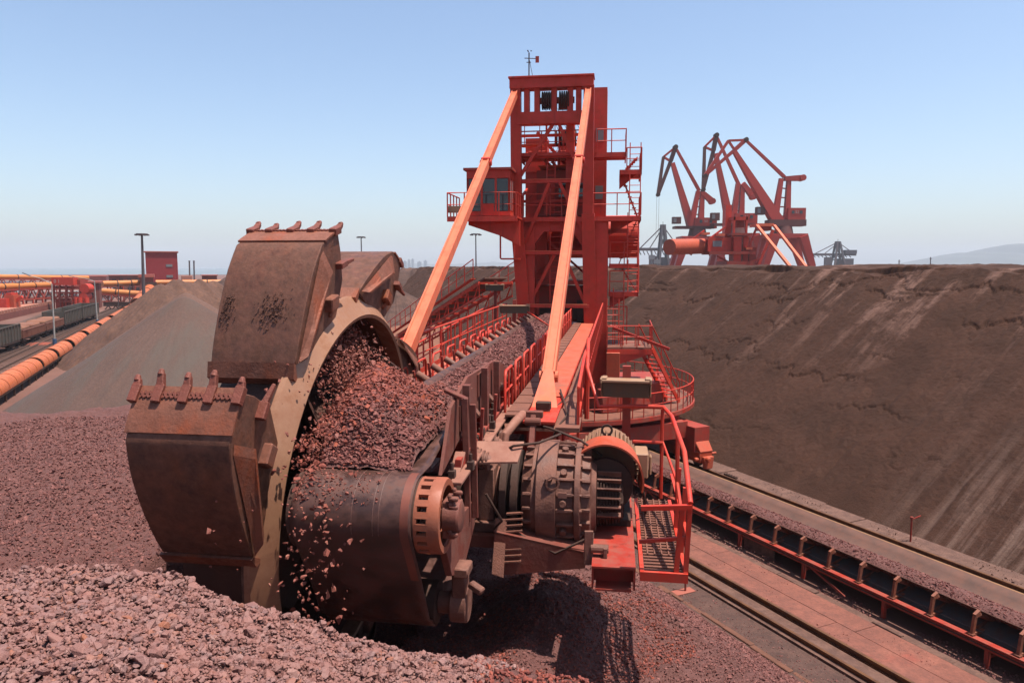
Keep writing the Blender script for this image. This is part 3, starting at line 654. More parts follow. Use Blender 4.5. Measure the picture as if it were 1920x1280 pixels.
# second outer service gallery left of the boom
b = MB(); b.beam(F(15.8,-6.3,6.0), F(35,-5.9,6.9), .6, .05); b.beam(F(15.8,-5.95,5.8), F(35,-5.6,6.7), .10, .16); b.beam(F(15.8,-6.65,5.9), F(35,-6.25,6.8), .08, .14)
for s in np.arange(16.5,35,2.3): b.beam(F(s,-6.5,6.0), F(s,-4.9,6.3), .1,.16)
b.build('service_gallery', RED, RC)
handrail(RC, [F(15.8,-6.6,6.05), F(35,-6.25,6.95)], 1.1, 1.1)
for k in range(3):
    s = 19+5*k; b = MB(); b.lathe(F(s,-5.95,6.5), Bv, [(0,.33),(.06,.33),(.06,.28),(0,.28)], 20, closed=True); b.lathe(F(s+.2,-5.95,6.5), Bv, [(0,.33),(.06,.33),(.06,.28),(0,.28)], 20, closed=True)
    b.build('hose_reel', DARK, RC)
# ---- stays
def stay(p, q, jointf):
    p = V(p); q = V(q); d = (q-p).normalized(); x = d.cross(Zv).normalized(); y = x.cross(d)
    b = MB(); b.beam(p+d*.9, q, .22, .20)
    for sg in (-1, 1): b.beam(p+d*.9+x*sg*.115+y*.02, q+x*sg*.115+y*.02, .05, .32)
    b.beam(p+d*.9+y*.125, q+y*.125, .20, .03)
    st = b.build('stay_beam', STAY, RC, bevel=.008)
    b = MB(); m = p.lerp(q, jointf)
    b.box(m, (.34,.12,.42), (x,d,y)); b.cyl(m-x*.22, m+x*.22, .12, n=14); b.build('pin_joint', RED, st, bevel=.02)
    b = MB(); b.prism([p-Zv*.05-d*.25+x*.10, p+d*.95+y*.13+x*.10, p+d*.95-y*.13+x*.10, p+d*.4-y*.6+x*.10], -x*.20)
    b.prism([p-x*.28-d*.22-y*.05, p+x*.28-d*.22-y*.05, p+x*.10+d*.95+y*.12, p-x*.10+d*.95+y*.12], y*.06)
    b.cyl(p+d*.95-x*.20, p+d*.95+x*.20, .12, n=14); b.build('stay_foot', STAY, st)
    return st
stay(F(14.5,-1.40,7.2), F(35.55,-1.42,18.35), .60); stay(F(14.9,-4.86,7.2), F(35.55,-4.95,18.35), .60)
MB().box(F(14.0,-1.38,7.27), (.3,.18,.16), (Rv,Bv,Zv)).build('stay_shoe', DARK, RC, bevel=.02); MB().box(F(14.3,-4.95,7.32), (.6,.3,.2), (Rv,Bv,Zv)).build('stay_shoe', DARK, RC, bevel=.02)
# ---- skirt boards and posts right of the loading point
b = MB(); b.prism([F(9.75,-2.46,7.05),F(10.4,-2.46,7.9),F(11.6,-2.46,8.18),F(14.6,-2.46,8.10),F(16.4,-2.46,7.6),F(16.4,-2.46,7.4),F(11,-2.46,7.3)], Rv*.05); b.build('skirt_board', GRIM_SHADE, RC)
for s, z in ((11.0,8.15),(12.6,8.2),(13.9,8.15)):
    b = MB(); b.beam(F(s,-2.30,6.4), F(s,-2.30,z), .11, .16, Bv); b.build('skirt_post', GRIM_SHADE, RC)
for s, z in ((10.9,7.72),(11.5,7.85),(12.4,8.0),(13.2,8.02)): MB().fb(s, s+.42, -2.41, -2.385, z-.3, z+.1).build('skirt_clamp', GRIM_SHADE, RC)
b = MB(); b.beam(F(10.55,-2.20,6.1), F(10.55,-2.24,8.02), .055, .10, Rv); b.beam(F(10.55,-2.22,8.0), F(10.95,-2.62,8.06), .10, .06, Zv); b.beam(F(10.72,-2.12,6.1), F(10.72,-2.15,7.9), .05,.10, Rv); b.build('guard_frame', GRIM_SHADE, RC, bevel=.01)
# rollers, springs and pipework in the shade between skirt and gearbox
for i in range(7):
    s = 11.2+.55*i; b = MB(); b.cyl(F(s,-2.3,7.0), F(s,-1.98,6.86), .12, n=14)
    for k in range(5): b.lathe(F(s,-2.26+.06*k,6.98-.026*k), Rv, [(0,.15),(.03,.15)], 14)
    b.build('impact_roller', GEAR, RC, smooth=40)
b = MB(); b.beam(F(9.7,-2.2,6.95), F(14.5,-2.1,7.15), .18, .05); b.beam(F(9.5,-2.32,6.6), F(10.5,-2.3,7.2), .16, .04); b.build('wiper_beam', TANP, RC, bevel=.01)
for i in range(9):
    s = 9.9+.42*i; wj = -2.2+rnd.uniform(-.1,.1); b = MB(); b.box(F(s,wj,7.02+.03*i), (.10,.12,.14), (Rv,Bv,Zv)); b.cyl(F(s,wj,7.08+.03*i), F(s,wj,7.2+.03*i), .03, n=6); b.build('bolt_bracket', DARK, RC, bevel=.008)
b = MB(); b.tube([F(12.3,-1.95,6.6),F(12.35,-1.9,7.05),F(12.7,-1.75,7.22),F(13.4,-1.72,7.2)], .085, 10); b.build('elbow_pipe', TANP, RC, smooth=50)
b = MB(); b.prism([F(11.05,-2.25,6.86),F(11.05,-1.50,6.90),F(11.5,-1.45,7.12),F(11.5,-2.25,7.10)], Zv*.03); b.build('cover_plate', TANP, RC)
# deck behind the gearbox
b = MB(); b.prism([F(13.0,-2.0,6.98),F(13.0,-.62,6.98),F(14.6,-.62,7.05),F(14.6,-1.7,7.05),F(13.5,-2.1,7.0)], Zv*.05); b.build('front_deck', GRATE, RC)
b = MB(); b.tube([F(16,-1.2,7.25),F(14.6,-1.0,7.2),F(13.9,-.9,7.12),F(13.3,-1.0,7.06),F(12.9,-1.25,6.6)], .02, 6); b.tube([F(15.8,-.9,7.25),F(14.2,-1.25,7.12),F(13.2,-1.5,7.1)], .015, 6); b.build('cable', DARK, RC)
# ---- drive: bearing, couplings, gearbox, bevel stage, motor
b = MB(); b.fb(11.55,12.25,-2.32,-1.92,5.55,5.72); b.fb(11.66,12.14,-2.26,-1.98,5.72,6.62); b.lathe(F(AX0,-2.3,AX1), Rv, [(0,.3),(0,.45),(.36,.45),(.36,.3)], 22)
for ds in (-.22,.22):
    for dw in (-.1,.1): b.cyl(F(AX0+ds,-2.12+dw,5.72), F(AX0+ds,-2.12+dw,5.86), .06, n=6)
for ds, dw in ((-.12,-.09),(-.12,.09),(.12,-.09),(.12,.09)): b.cyl(F(AX0+ds,-2.12+dw,6.62), F(AX0+ds,-2.12+dw,6.76), .06, n=6)
b.build('shaft_bearing', GEAR, RC, bevel=.02, smooth=40)
b = MB(); b.lathe(F(AX0,-1.88,AX1), Rv, [(0,.3),(0,.70),(.11,.70),(.11,.5),(.19,.5),(.19,.74),(.31,.74),(.31,.3)], 40); b.build('disc_coupling', DARK, RC, smooth=35)
gx = [(-1.52,.40),(-1.50,.74),(-1.38,.80),(-1.33,.84),(-1.25,.84),(-1.25,.93),(-.92,.93),(-.92,.84),(-.64,.83),(-.62,.90),(-.53,.90),(-.51,.80),(-.37,.76),(-.35,.66),(-.27,.60),(-.27,.0)]
b = MB(); b.lathe(F(AX0,0,AX1), Rv, gx, 48)
for k in range(22):
    a = R_(360/22*k); o_ = Bv*math.cos(a)+Zv*math.sin(a); t_ = o_.cross(Rv)
    b.box(F(AX0,-.78,AX1)+o_*.86, (.27,.05,.10), (Rv,t_,o_)); b.box(F(AX0,-.44,AX1)+o_*.80, (.16,.05,.09), (Rv,t_,o_)); b.cyl(F(AX0,-.66,AX1)+o_*.87, F(AX0,-.49,AX1)+o_*.87, .028, n=6); b.box(F(AX0,-1.40,AX1)+o_*.82, (.14,.05,.08), (Rv,t_,o_))
for k in range(11):
    a = R_(360/11*k+9); o_ = Bv*math.cos(a)+Zv*math.sin(a); b.cyl(F(AX0,-.80,AX1)+o_*.83, F(AX0,-.80,AX1)+o_*.93, .06, n=8)
gb_ = b.build('gearbox', GEAR, RC, bevel=.008, smooth=35)
b = MB(); c = F(AX0-.80,-1.03,AX1+.50); o_ = (Bv*-.80+Zv*.5).normalized()
c = F(AX0,-1.03,AX1)+o_*.95; b.cyl(c-o_*.05, c+o_*.09, .06, n=10); b.lathe(c+o_*.07-Zv*.10+Rv*.06, (Rv*.3+Bv*-.9).normalized(), [(-.02,.12),(.02,.12),(.02,.085),(-.02,.085)], 18, closed=True); b.build('lifting_eye', GEAR, gb_, smooth=40)
b = MB(); b.beam(F(12.2,-1.42,6.8), F(12.6,-1.42,7.35), .1,.16); b.beam(F(12.6,-1.55,7.38), F(12.6,-1.25,7.38), .14,.12); b.cyl(F(12.45,-1.56,7.28), F(12.45,-1.28,7.28), .07, n=12); b.build('torque_arm', GRIM_SHADE, RC, bevel=.012)
b = MB(); pr = [(0,.50)]
for k in range(8): pr += [(.02+.052*k,.53-.012*k),(.045+.052*k,.53-.012*k),(.045+.052*k,.47-.012*k),(.07+.052*k,.47-.012*k)]
pr += [(.46,.36),(.46,0)]
b.lathe(F(AX0,-.28,AX1), Rv, pr, 9); b.build('bevel_gear_stage', DARK, RC)
b = MB()
for k in range(13):
    a = R_(-20+200*k/12); o_ = Bv*-math.cos(a)+Zv*math.sin(a); b.box(F(AX0,-.06,AX1)+o_*.50, (.40,.025,.11), (Rv,o_.cross(Rv),o_))
b.build('cooling_fin', GEAR, RC)
MZ = 6.42; MW = -.12
b = MB(); b.lathe(F(12.55,MW,MZ), Bv, [(0,.0),(0,.50),(1.25,.50),(1.32,.42),(1.32,0)], 36)
for k in range(40):
    a = R_(9*k); o_ = Rv*math.cos(a)+Zv*math.sin(a); b.box(F(13.05,MW,MZ)+o_*.52, (.85,.022,.09), (Bv,o_.cross(Bv),o_))
mo = b.build('motor', MOTORT, RC, smooth=40)
b = MB(); b.lathe(F(11.85,MW,MZ), Bv, [(0,.64),(.80,.60),(.80,.57),(0,.61)], 36, closed=True, a0=-15, a1=195); b.build('motor_cowl', ORANGE, mo, smooth=40)
b = MB(); b.lathe(F(13.0,MW,MZ+.62), Bv, [(-.02,.11),(.02,.11),(.02,.07),(-.02,.07)], 16, closed=True); b.cyl(F(13.0,MW,MZ+.48), F(13,MW,MZ+.56), .05, n=8); b.build('lifting_eye', DARK, mo)
b = MB(); b.fb(12.7,13.3,MW+.50,MW+.74,6.25,6.7); b.fb(12.75,12.95,MW+.76,MW+.80,6.3,6.65); b.build('terminal_box', LAMPB, mo, bevel=.02)
b = MB(); b.lathe(F(12.05,MW,MZ-.12), Bv, [(0,.1),(0,.46),(.12,.46),(.12,.3),(.5,.3)], 28); b.build('brake_disc', DARK, RC, smooth=40)
for k, pts in enumerate(([(11.6,-1.9,6.9),(11.3,-1.6,7.12),(11.4,-1.2,7.16),(12.1,-.9,7.15)],[(12.3,-.2,6.75),(12.0,-.55,7.08),(12.3,-1.1,7.2),(13.1,-1.3,7.05)],[(11.2,-.35,5.7),(11.15,-.9,5.42),(11.3,-1.7,5.75)],[(12.8,.3,6.5),(12.6,.55,6.0),(12.9,.6,5.55),(13.8,.6,5.52)],[(11.0,-2.0,6.4),(11.05,-1.75,5.95),(11.2,-1.9,5.76)])):
    MB().tube([F(*p) for p in pts], .022, 7).build('hose', DARK, RC, smooth=60)
MB().box(F(11.25,-.80,6.35), (.14,.02,.09), (Rv,Bv,Zv)).build('rating_plate', TANP, RC)
# drive base
b = MB(); b.prism([F(11.15,-1.9,5.72),F(11.15,-.42,5.46),F(11.15,-.42,5.20),F(11.15,-1.9,4.98)], Bv*.05); b.prism([F(12.9,-2.3,5.72),F(12.9,.2,5.46),F(12.9,.2,5.2),F(12.9,-2.3,4.9)], Bv*.05)
b.prism([F(11.15,-1.9,5.73),F(11.15,-.42,5.47),F(12.9,-.42,5.47),F(12.9,-1.9,5.73)], -Zv*.04); b.fb(11.4,13.2,-2.35,-1.9,5.35,5.55); b.build('drive_base', GRIM_SHADE, RC)  # its shade is put into the dark red
b = MB(); b.prism([F(10.95,-1.9,5.1),F(11.3,-1.9,5.9),F(11.3,-1.75,5.9),F(10.95,-1.75,5.05)], Rv*.04); pass
for k in range(9):
    b.beam(F(11.1+.03*k,-1.72,5.25+.09*k), F(11.1+.03*k,-1.45,5.28+.09*k), .06, .025)
b.build('step_grating', GRATE, RC)
b = MB(); z0, z1 = 5.12, 5.50
b.fb(10.55,14.4,-.30,.36,z1-.03,z1); b.fb(10.55,14.4,-.24,.30,z0,z0+.03); b.fb(10.62,14.4,-.30,-.27,z0-.0,z1-.03); b.fb(10.62,14.4,.33,.36,z0,z1-.03); b.fb(10.85,10.88,-.27,.33,z0+.03,z1-.03)
b.build('box_beam', REDD, RC)
b = MB(); b.cyl(F(10.95,-.33,5.62), F(10.95,-.05,5.62), .07, n=12); b.box(F(10.95,-.1,5.58), (.06,.2,.16), (Rv,Bv,Zv)); b.beam(F(10.95,-.36,5.9), F(10.95,-.36,5.35), .05,.14); b.build('torque_link', GEAR, RC, bevel=.008)
b = MB(); b.fb(12.3,13.9,-.45,.32,5.51,5.62); b.fb(12.45,13.8,-.38,.2,5.62,6.0); b.build('motor_base', DARK, RC)
# platform right of the motor
b = MB(); b.beam(F(10.5,.42,5.42),F(10.5,1.12,5.42),.06,.14); b.fb(10.5,13.9,1.06,1.12,5.36,5.5); b.fb(10.5,13.9,.42,.48,5.36,5.5)
b.build('platform_frame', RED, RC)
b = MB()
for k in range(28): s = 10.56+.12*k; b.fb(s, s+.055, .49, 1.05, 5.46, 5.49)
for w in (.55,.66,.77,.88,.99): b.fb(11.15,13.9,w,w+.022,5.49,5.505)
b.build('platform_grating', GRATE, RC)
b = MB()
for s in (10.55,11.3,12.4): b.beam(F(s,1.09,5.45), F(s,1.13,6.55), .07,.07,Bv)
b.beam(F(10.55,.95,5.45), F(10.55,1.02,6.5), .07,.07,Bv)
b.beam(F(10.52,.42,6.45), F(10.52,1.15,6.50), .07,.07); b.beam(F(10.55,1.12,5.98), F(13.9,1.12,6.0), .05,.05); b.beam(F(10.55,.40,5.92), F(10.55,1.1,6.02), .05,.05)
b.tube([F(10.52,1.13,6.55),F(11.6,1.13,7.05),F(13.2,1.05,7.28),F(14.0,.95,7.3),F(14.02,.30,7.3),F(13.98,-.30,7.28),F(14.6,-.55,7.95),F(15.8,-.58,8.3),F(16.4,-.6,8.35)], .042, 8)
b.tube([F(12.4,1.11,5.45),F(12.4,1.09,7.15)], .035, 6); b.tube([F(13.95,.93,5.5),F(13.95,.93,7.28)], .035, 6); b.tube([F(14.6,-.55,6.9),F(14.6,-.55,7.92)], .05, 6)
b.tube([F(10.6,1.12,5.7),F(12.4,1.1,6.3),F(13.9,.95,6.62),F(13.95,.35,6.62)], .03, 6)
b.build('platform_handrail', RED, RC, smooth=50)
# ---- floodlights
def flood(base, top, wid, aim=-Bv, name='floodlight', tilt=0):
    base = V(base); top = V(top)
    b = MB(); b.beam(base, top+Zv*.25, .16, .16, Bv); fl = b.build(name, REDD, RC)
    a = V(aim).normalized(); x = a.cross(Zv).normalized(); c = top+a*.26
    b = MB(); b.box(c, (wid,.34,.05), (x,a,Zv)); b.box(c-a*.10-Zv*.17, (wid*.98,.14,.30), (x,a,Zv))
    for sg in (-1,1): b.box(c+x*sg*wid*.5, (.04,.36,.10), (x,a,Zv)); b.box(c+x*sg*wid*.44+Zv*.04, (.10,.30,.05), (x,a,Zv)); b.box(c+x*sg*wid*.5-Zv*.16-a*.04, (.02,.2,.3), (x,a,Zv))
    b.build('lamp_housing', LAMPB, fl, bevel=.01)
    b = MB(); b.box(c+a*.02-Zv*.18, (wid*.95,.12,.29), (x,a,Zv)); b.build('lamp_glass', LAMPG, fl)
    return fl
flood(F(14.3,.26,5.6), F(14.3,.24,7.80), .95, (-Bv-Rv*.05))
flood(F(31.5,-4.45,6.8), F(31.5,-4.40,8.3), 1.3, (-Bv+Rv*.1))
flood(F(39.5,-6.6,7.0), F(39.5,-6.6,9.0), 1.0, -Bv)
b = MB(); b.beam(F(31.3,-3.9,8.1), F(30.5,-2.5,7.3), .06,.06); b.build('lamp_brace', RED, RC)
# ---- tower
TW0, TW1 = -4.95, -1.40
b = MB()
for w0, w1 in ((-4.50,-4.93),(-1.22,-1.40)): b.beam(F(36.5,w0,6.4), F(36.0,w1,12.6), .62,.5,Bv); b.beam(F(36.0,w1,12.6), F(35.6,w1,18.6), .50,.45,Bv)
b.build('tower_column', RED, RC)
b = MB(); b.fb(35.3,36.1,-5.2,-1.18,18.52,18.98); b.fb(35.2,36.2,-5.25,-1.14,18.98,19.04); b.build('tower_head_beam', RED, RC)
MB().fb(35.22,36.18,-5.23,-1.16,19.045,19.06).build('lit_beam_cap', STAY, RC)  # bright sheet gives the beam's top its sunlit colour
b = MB(); b.fb(35.42,35.98,-4.85,-1.45,16.85,17.42)
for w in (-4.42,-3.92,-3.10,-2.32,-1.92): b.fb(35.5,35.9,w-.10,w+.16,17.42,18.52)
b.build('sheave_frame', RED, RC)
for w0 in (-3.66,-2.82):
    for k in range(5): MB().cyl(F(35.75,w0+.105*k,17.98), F(35.75,w0+.105*k+.055,17.98), .43, n=20).build('sheave', DARK, RC, smooth=40)
b = MB(); b.cyl(F(35.75,-3.9,17.98), F(35.75,-2.1,17.98), .16, n=12); b.fb(35.6,35.9,-2.86,-2.36,17.55,17.95); b.build('sheave_axle', REDD, RC)
for k in range(6): MB().cyl(F(37.6,-3.15+.24*k,16.5), F(37.6,-3.07+.24*k,16.5), .36, n=18).build('sheave', DARK, RC, smooth=40)
b = MB()
for w in np.linspace(-3.5,-2.3,7): b.tube([F(35.75,w,17.6),F(37.6,-3.1+(w+3.5)*1.1,16.6),F(38.6,w,15.6)], .012, 5)
b.build('wire_rope', DARK, RC)
b = MB()                                                    # rear columns and side web of the tower
b.fb(39.6,40.6,-4.95,-3.75,3.0,16.9); b.fb(39.4,40.7,-1.35,-.58,3.0,19.4); b.fb(40.0,40.6,-3.15,-2.75,8,17.4); b.fb(36.6,37.6,-2.55,-2.15,13,17.4)
b.build('rear_column', RED, RC)
b = MB(); b.fb(36.2,37.0,-4.85,-4.05,3.0,12.0); b.fb(36.2,38.6,-1.35,-.42,3.0,12.3); b.build('lower_column', RED, RC)
b = MB()
def xb(p, q, a=.16): b.beam(p, q, a, a, Bv)
xb(F(35.7,-2.85,16.9),F(35.9,-1.5,13.9)); xb(F(35.7,-3.1,16.9),F(35.9,-4.9,14.2)); xb(F(38.5,-4.2,17),F(38.5,-2.6,15.2)); xb(F(38.5,-3.4,15.5),F(38.5,-2.6,14.4))
xb(F(35.9,-3.3,14.1),F(36.2,-4.65,10.9)); xb(F(35.9,-2.8,14.1),F(36.2,-1.35,11.2))
xb(F(36.2,-3.05,10.6),F(36.4,-4.4,8.0)); xb(F(36.2,-2.6,10.6),F(36.4,-1.3,7.7))
for z, w0, w1 in ((14.25,-4.9,-1.4),(15.55,-4.9,-1.4),(10.75,-4.6,-1.3),(8.1,-4.5,-1.3)):
    b.fb(35.95,36.25,w0,w1,z-.14,z+.02)
b.fb(37.8,38.0,-4.9,-1.3,16.15,16.3)
for p in ((39.5,15.4),(39.5,12.5)): b.fb(p[0],p[0]+.25,-4.9,-.6,p[1]-.3,p[1])
b.build('tower_brace', RED, RC)
b = MB()
for w0, w1, s0_, s1_, z in ((-4.85,-1.5,35.93,36.22,14.28),(-4.55,-1.4,35.93,36.22,10.78),(-4.45,-1.4,35.93,36.22,8.12),(-3.95,-2.0,36.6,38.9,15.03),(-4.85,-3.7,36.4,37.2,16.04)): MB().fb(s0_,s1_,w0,w1,z-.005,z+.02).build('lit_top_sheet', STAY, RC)  # bright sheets paint the sunlit tops of the bars and house roof
b = MB(); b.prism([F(36.3,-4.65,12.35),F(36.3,-1.3,12.35),F(36.3,-1.3,11.1),F(36.3,-1.75,11.1),F(36.3,-2.15,11.75),F(36.3,-3.6,11.75),F(36.3,-4.1,11.1),F(36.3,-4.65,11.1)], Bv*.5); b.build('portal_beam', RED, RC)
b = MB(); b.fb(37.4,39.6,-4.1,-1.5,12.6,14.9); mh = b.build('machine_house', REDD, RC)
for w in (-2.95,-1.95): MB().fb(37.36,37.40,w,w+.42,13.55,14.25).build('window_pane', GLASS, mh)
MB().fb(37.36,37.40,-3.7,-3.15,12.7,14.3).build('house_door', RED, mh)
b = MB(); b.fb(36.9,39.5,-4.2,-1.5,9.1,9.3); b.fb(38,39.4,-4.0,-1.5,7.1,9.0); b.fb(36.8,38,-3.6,-2.6,9.3,10.6); b.build('lower_machine_room', REDD, RC)
b = MB(); b.fb(37.1,37.15,-3.9,-1.5,7.35,8.0); b.build('dark_interior', DARK, RC)  # black sheet painted in for the tower's unlit interior
b = MB(); b.fb(36.95,37.0,-1.95,-1.5,6.95,8.3); b.build('doorway', INNER, RC)  # dark panel stands for the unlit space in the doorway
# platforms on the tower's right side
def deck(s0, s1, w0, w1, z, name='platform'):
    b = MB(); b.fb(s0,s1,w0,w1,z-.05,z); b.fb(s0,s0+.06,w0,w1,z-.22,z-.05); b.fb(s0,s1,w1-.06,w1,z-.22,z-.05); b.fb(s0,s1,w0,w0+.06,z-.22,z-.05)
    return b.build(name, RED, RC)
deck(36.2,38.6,-4.9,.42,15.55)
handrail(RC, [F(36.2,-1.0,15.55),F(36.2,.40,15.55),F(38.4,.40,15.55)], 1.1, .8)
handrail(RC, [F(36.25,-4.8,15.6),F(36.25,-1.6,15.6)], 1.05, 1.1)
deck(36.2,39.5,.10,1.18,14.7); handrail(RC, [F(36.2,.45,14.7),F(36.2,1.16,14.7),F(39.3,1.16,14.7)], 1.05, .7)
deck(36.0,39.5,-4.7,1.18,12.45)
handrail(RC, [F(36.05,-4.6,12.5),F(36.05,1.16,12.5),F(39.3,1.16,12.5)], 1.08, 1.05)
deck(37.0,39.5,-.4,.6,11.9)
for z in (10.15,8.75):
    deck(36.4,38.6,-.35,1.12,z); handrail(RC, [F(36.4,-.3,z),F(36.4,1.10,z),F(38.5,1.10,z)], 1.05, .7)
for z0, z1, w in ((12.45,15.8,.86),(10.15,12.45,.8),(8.75,10.15,.85),(6.1,8.75,.15)):
    ladder(RC, F(36.1,w,z0), F(36.3,w,z1+.2), Rv*.26)
for w_, z_ in ((.1,14.65),(-.3,12.4),(-.3,8.7)): MB().prism([F(37,w_,z_),F(37,1.05,z_),F(37,w_,z_-.8)], Bv*.1).build('platform_bracket', RED, RC)
ladder(RC, F(36.3,-3.0,8.2), F(36.2,-3.0,14.2), Rv*.28)
ladder(RC, F(36.2,-3.25,14.2), F(36.3,-3.25,15.6), Rv*.2)
b = MB()
for z0, z1, w0, w1 in ((12.45,14.7,1.1,.2),(14.7,15.55,.2,1.0),(10.15,12.45,.15,1.05),(8.75,10.15,1.05,.15)):
    for s_ in (38.0,38.6): b.beam(F(s_,w0,z0), F(s_,w1,z1), .05,.18,Bv)
    for k in range(1,8): c = F(38.3,w0+(w1-w0)*k/8,z0+(z1-z0)*k/8); b.beam(c-Bv*.3, c+Bv*.3, .20,.03)
b.build('tower_stair', RED, RC)
b = MB()
for sg in ((38.2,-4.6,13.6,-1.5,16.2),(38.2,-1.5,13.6,-4.6,16.2),(39.3,-4.7,9.4,-1.4,12.3),(39.3,-1.4,9.4,-4.7,12.3)): b.beam(F(sg[0],sg[1],sg[2]), F(sg[0],sg[3],sg[4]), .12,.12,Bv)
for w in (-3.6,-2.95,-2.3): b.beam(F(37.4,w,15.1), F(37.4,w,17.4), .09,.09,Bv)
for z in (13.3,16.55,17.3): b.beam(F(36.9,-4.8,z), F(36.9,-1.5,z), .10,.14)
for w in (-4.85,-1.45):
    for z in (9.2,11.6,13.3,15.2): b.beam(F(36.2,w,z), F(39.6,w,z+.9), .11,.11)
b.build('tower_lattice', RED, RC)
handrail(RC, [F(37.2,-4.7,16.1), F(37.2,-1.6,16.1)], 1.0, .7, r=.022); handrail(RC, [F(39.0,-4.7,15.1), F(39.0,-1.6,15.1)], 1.0, .7, r=.022)
for z_, y_ in ((16.6,39.38),(13.6,39.38)): MB().fb(y_,y_+.02,-1.15,-.75,z_,z_+.7).build('junction_box', GREYM, RC)
# slewing winch drum / counterweight seen behind the tower
b = MB(); b.lathe(F(42.0,-4.6,11.7), Rv, [(0,0),(0,1.2),(5.85,1.2),(5.85,0)], 36); b.build('counterweight_drum', RED, RC, smooth=40)
# wind vane
b = MB(); b.tube([F(35.7,-4.3,19.05),F(35.7,-4.3,20.25)], .03, 6); b.tube([F(35.7,-4.1,19.05),F(35.7,-4.28,19.9)], .012, 4); b.beam(F(35.7,-4.52,20.0),F(35.7,-3.98,19.96),.03,.03); b.beam(F(35.7,-4.42,19.8),F(35.7,-4.2,19.8),.03,.03); va = b.build('wind_vane', DARK, RC)
MB().box(F(35.7,-3.9,19.92), (.17,.04,.30), (Rv,Bv,Zv)).build('vane_blade', REDD, va)
b = MB()
for k in range(3):
    a = R_(120*k); b.lathe(F(35.7,-4.3,20.3)+Rv*.10*math.cos(a)+Bv*.1*math.sin(a), Zv, [(0,.02),(.04,.04)], 8)
b.build('anemometer_cup', DARK, va)
# operator cabin
CB = (34.3,36.2,-7.12,-5.02,12.42,14.55)
b = MB(); b.fb(CB[0],CB[1],CB[2],CB[3],CB[4],12.62); b.fb(CB[0],CB[1],CB[2],CB[3],14.18,CB[5])
for w in (-7.10,-6.42,-5.74,-5.10): b.fb(CB[0],CB[0]+.10,w-.05+.03,w+.05+.03,12.62,14.18)
for s in (34.35,34.95,35.55,36.12): b.fb(s-.05,s+.05,CB[3]-.10,CB[3],12.62,14.18); b.fb(s-.05,s+.05,CB[2],CB[2]+.10,12.62,14.18)
b.fb(34.3,34.38,-6.4,-5.8,12.62,13.0); b.fb(35.3,36.2,-5.06,-5.03,12.62,13.3); b.fb(36.1,36.2,CB[2],CB[3],12.62,14.18)
cab = b.build('operator_cabin', RED, RC)
b = MB(); b.fb(34.15,36.3,-7.25,-4.9,14.55,14.66); b.build('cabin_roof', REDD, cab)
for w0, w1 in ((-7.02,-6.44),(-6.34,-5.76),(-5.66,-5.12)): MB().fb(34.34,34.37,w0,w1,12.65,14.15).build('window_pane', GLASS, cab)
for s0, s1 in ((34.42,34.88),(35.02,35.48),(35.62,36.05)): MB().fb(s0,s1,-5.07,-5.045,13.3 if s0 > 35.5 else 12.7,14.15).build('window_pane', mat('pale_window_glass',(.30,.30,.31),None,1,.1,spec=.6), cab)
b = MB(); b.fb(33.7,36.4,-7.95,-4.6,12.28,12.36); b.fb(33.7,33.8,-7.95,-4.6,12.12,12.28); b.prism([F(34.6,-7.1,12.2),F(34.6,-4.6,12.2),F(34.6,-4.6,11.0),F(34.6,-5.6,11.5),F(34.6,-7.1,12.0)], Bv*.25); b.prism([F(36,-7.1,12.2),F(36,-4.6,12.2),F(36,-4.6,11.0)], Bv*.25)
b.build('cabin_platform', RED, RC)
handrail(RC, [F(36.4,-7.93,12.36),F(33.72,-7.93,12.36),F(33.72,-4.65,12.36),F(36,-4.65,12.36)], 1.1, .75)
b = MB(); b.box(F(33.9,-7.6,12.7), (.7,.25,.3), (Rv,Bv,Zv)); b.build('cabin_lamp', LAMPB, RC)
b = MB(); b.fb(35,35.8,-5.6,-4.7,10.35,10.42); b.beam(F(35,-5.6,10.4),F(35,-5.6,11.5),.3,.08); b.beam(F(35,-4.9,10.4),F(35,-4.9,11.2),.05,.05); b.build('access_landing', RED, RC)
# boom mid truss behind: raised inclined bridge (tripper) trailing along the rails
b = MB()
p0, p1 = G(40.5,18.0,9.0), G(66,18.0,2.2)
for dv in (-1.1,1.1): b.beam(p0+Vv*dv, p1+Vv*dv, .12, .20); b.beam(p0+Vv*dv-Zv*.8, p1+Vv*dv-Zv*.8, .10,.12)
for k in range(15):
    a = p0.lerp(p1, k/14); c = p0.lerp(p1, min(1,(k+.5)/14))
    for dv in (-1.1,1.1): b.beam(a+Vv*dv, c+Vv*dv-Zv*.8, .06,.06); b.beam(a+Vv*dv, a+Vv*dv-Zv*.8, .06,.06)
    b.beam(a-Vv*1.1, a+Vv*1.1, .12,.12)
for k in (7,11):
    a = p0.lerp(p1, k/14)
    for dv in (-1.1,1.1): b.beam(a+Vv*dv-Zv*.7, G(40.5+25.5*k/14,18+dv*1.2,.2), .14,.14)
b.build('tripper_bridge', RED, RC)
b = MB(); b.beam(p0+Zv*.32, p1+Zv*.32, 1.5, .1); b.build('tripper_belt', BELTD, RC)
handrail(RC, [p0-Vv*1.5+Zv*.3, p1-Vv*1.5+Zv*.3], 1.15, 1.5); handrail(RC, [p0+Vv*1.5+Zv*.3, p1+Vv*1.5+Zv*.3], 1.15, 1.5)
b = MB(); b.beam(p0-Vv*1.5+Zv*.28, p1-Vv*1.5+Zv*.28, .3, .04); b.beam(p0+Vv*1.5+Zv*.28, p1+Vv*1.5+Zv*.28, .3, .04); b.build('tripper_walkway', RED, RC)
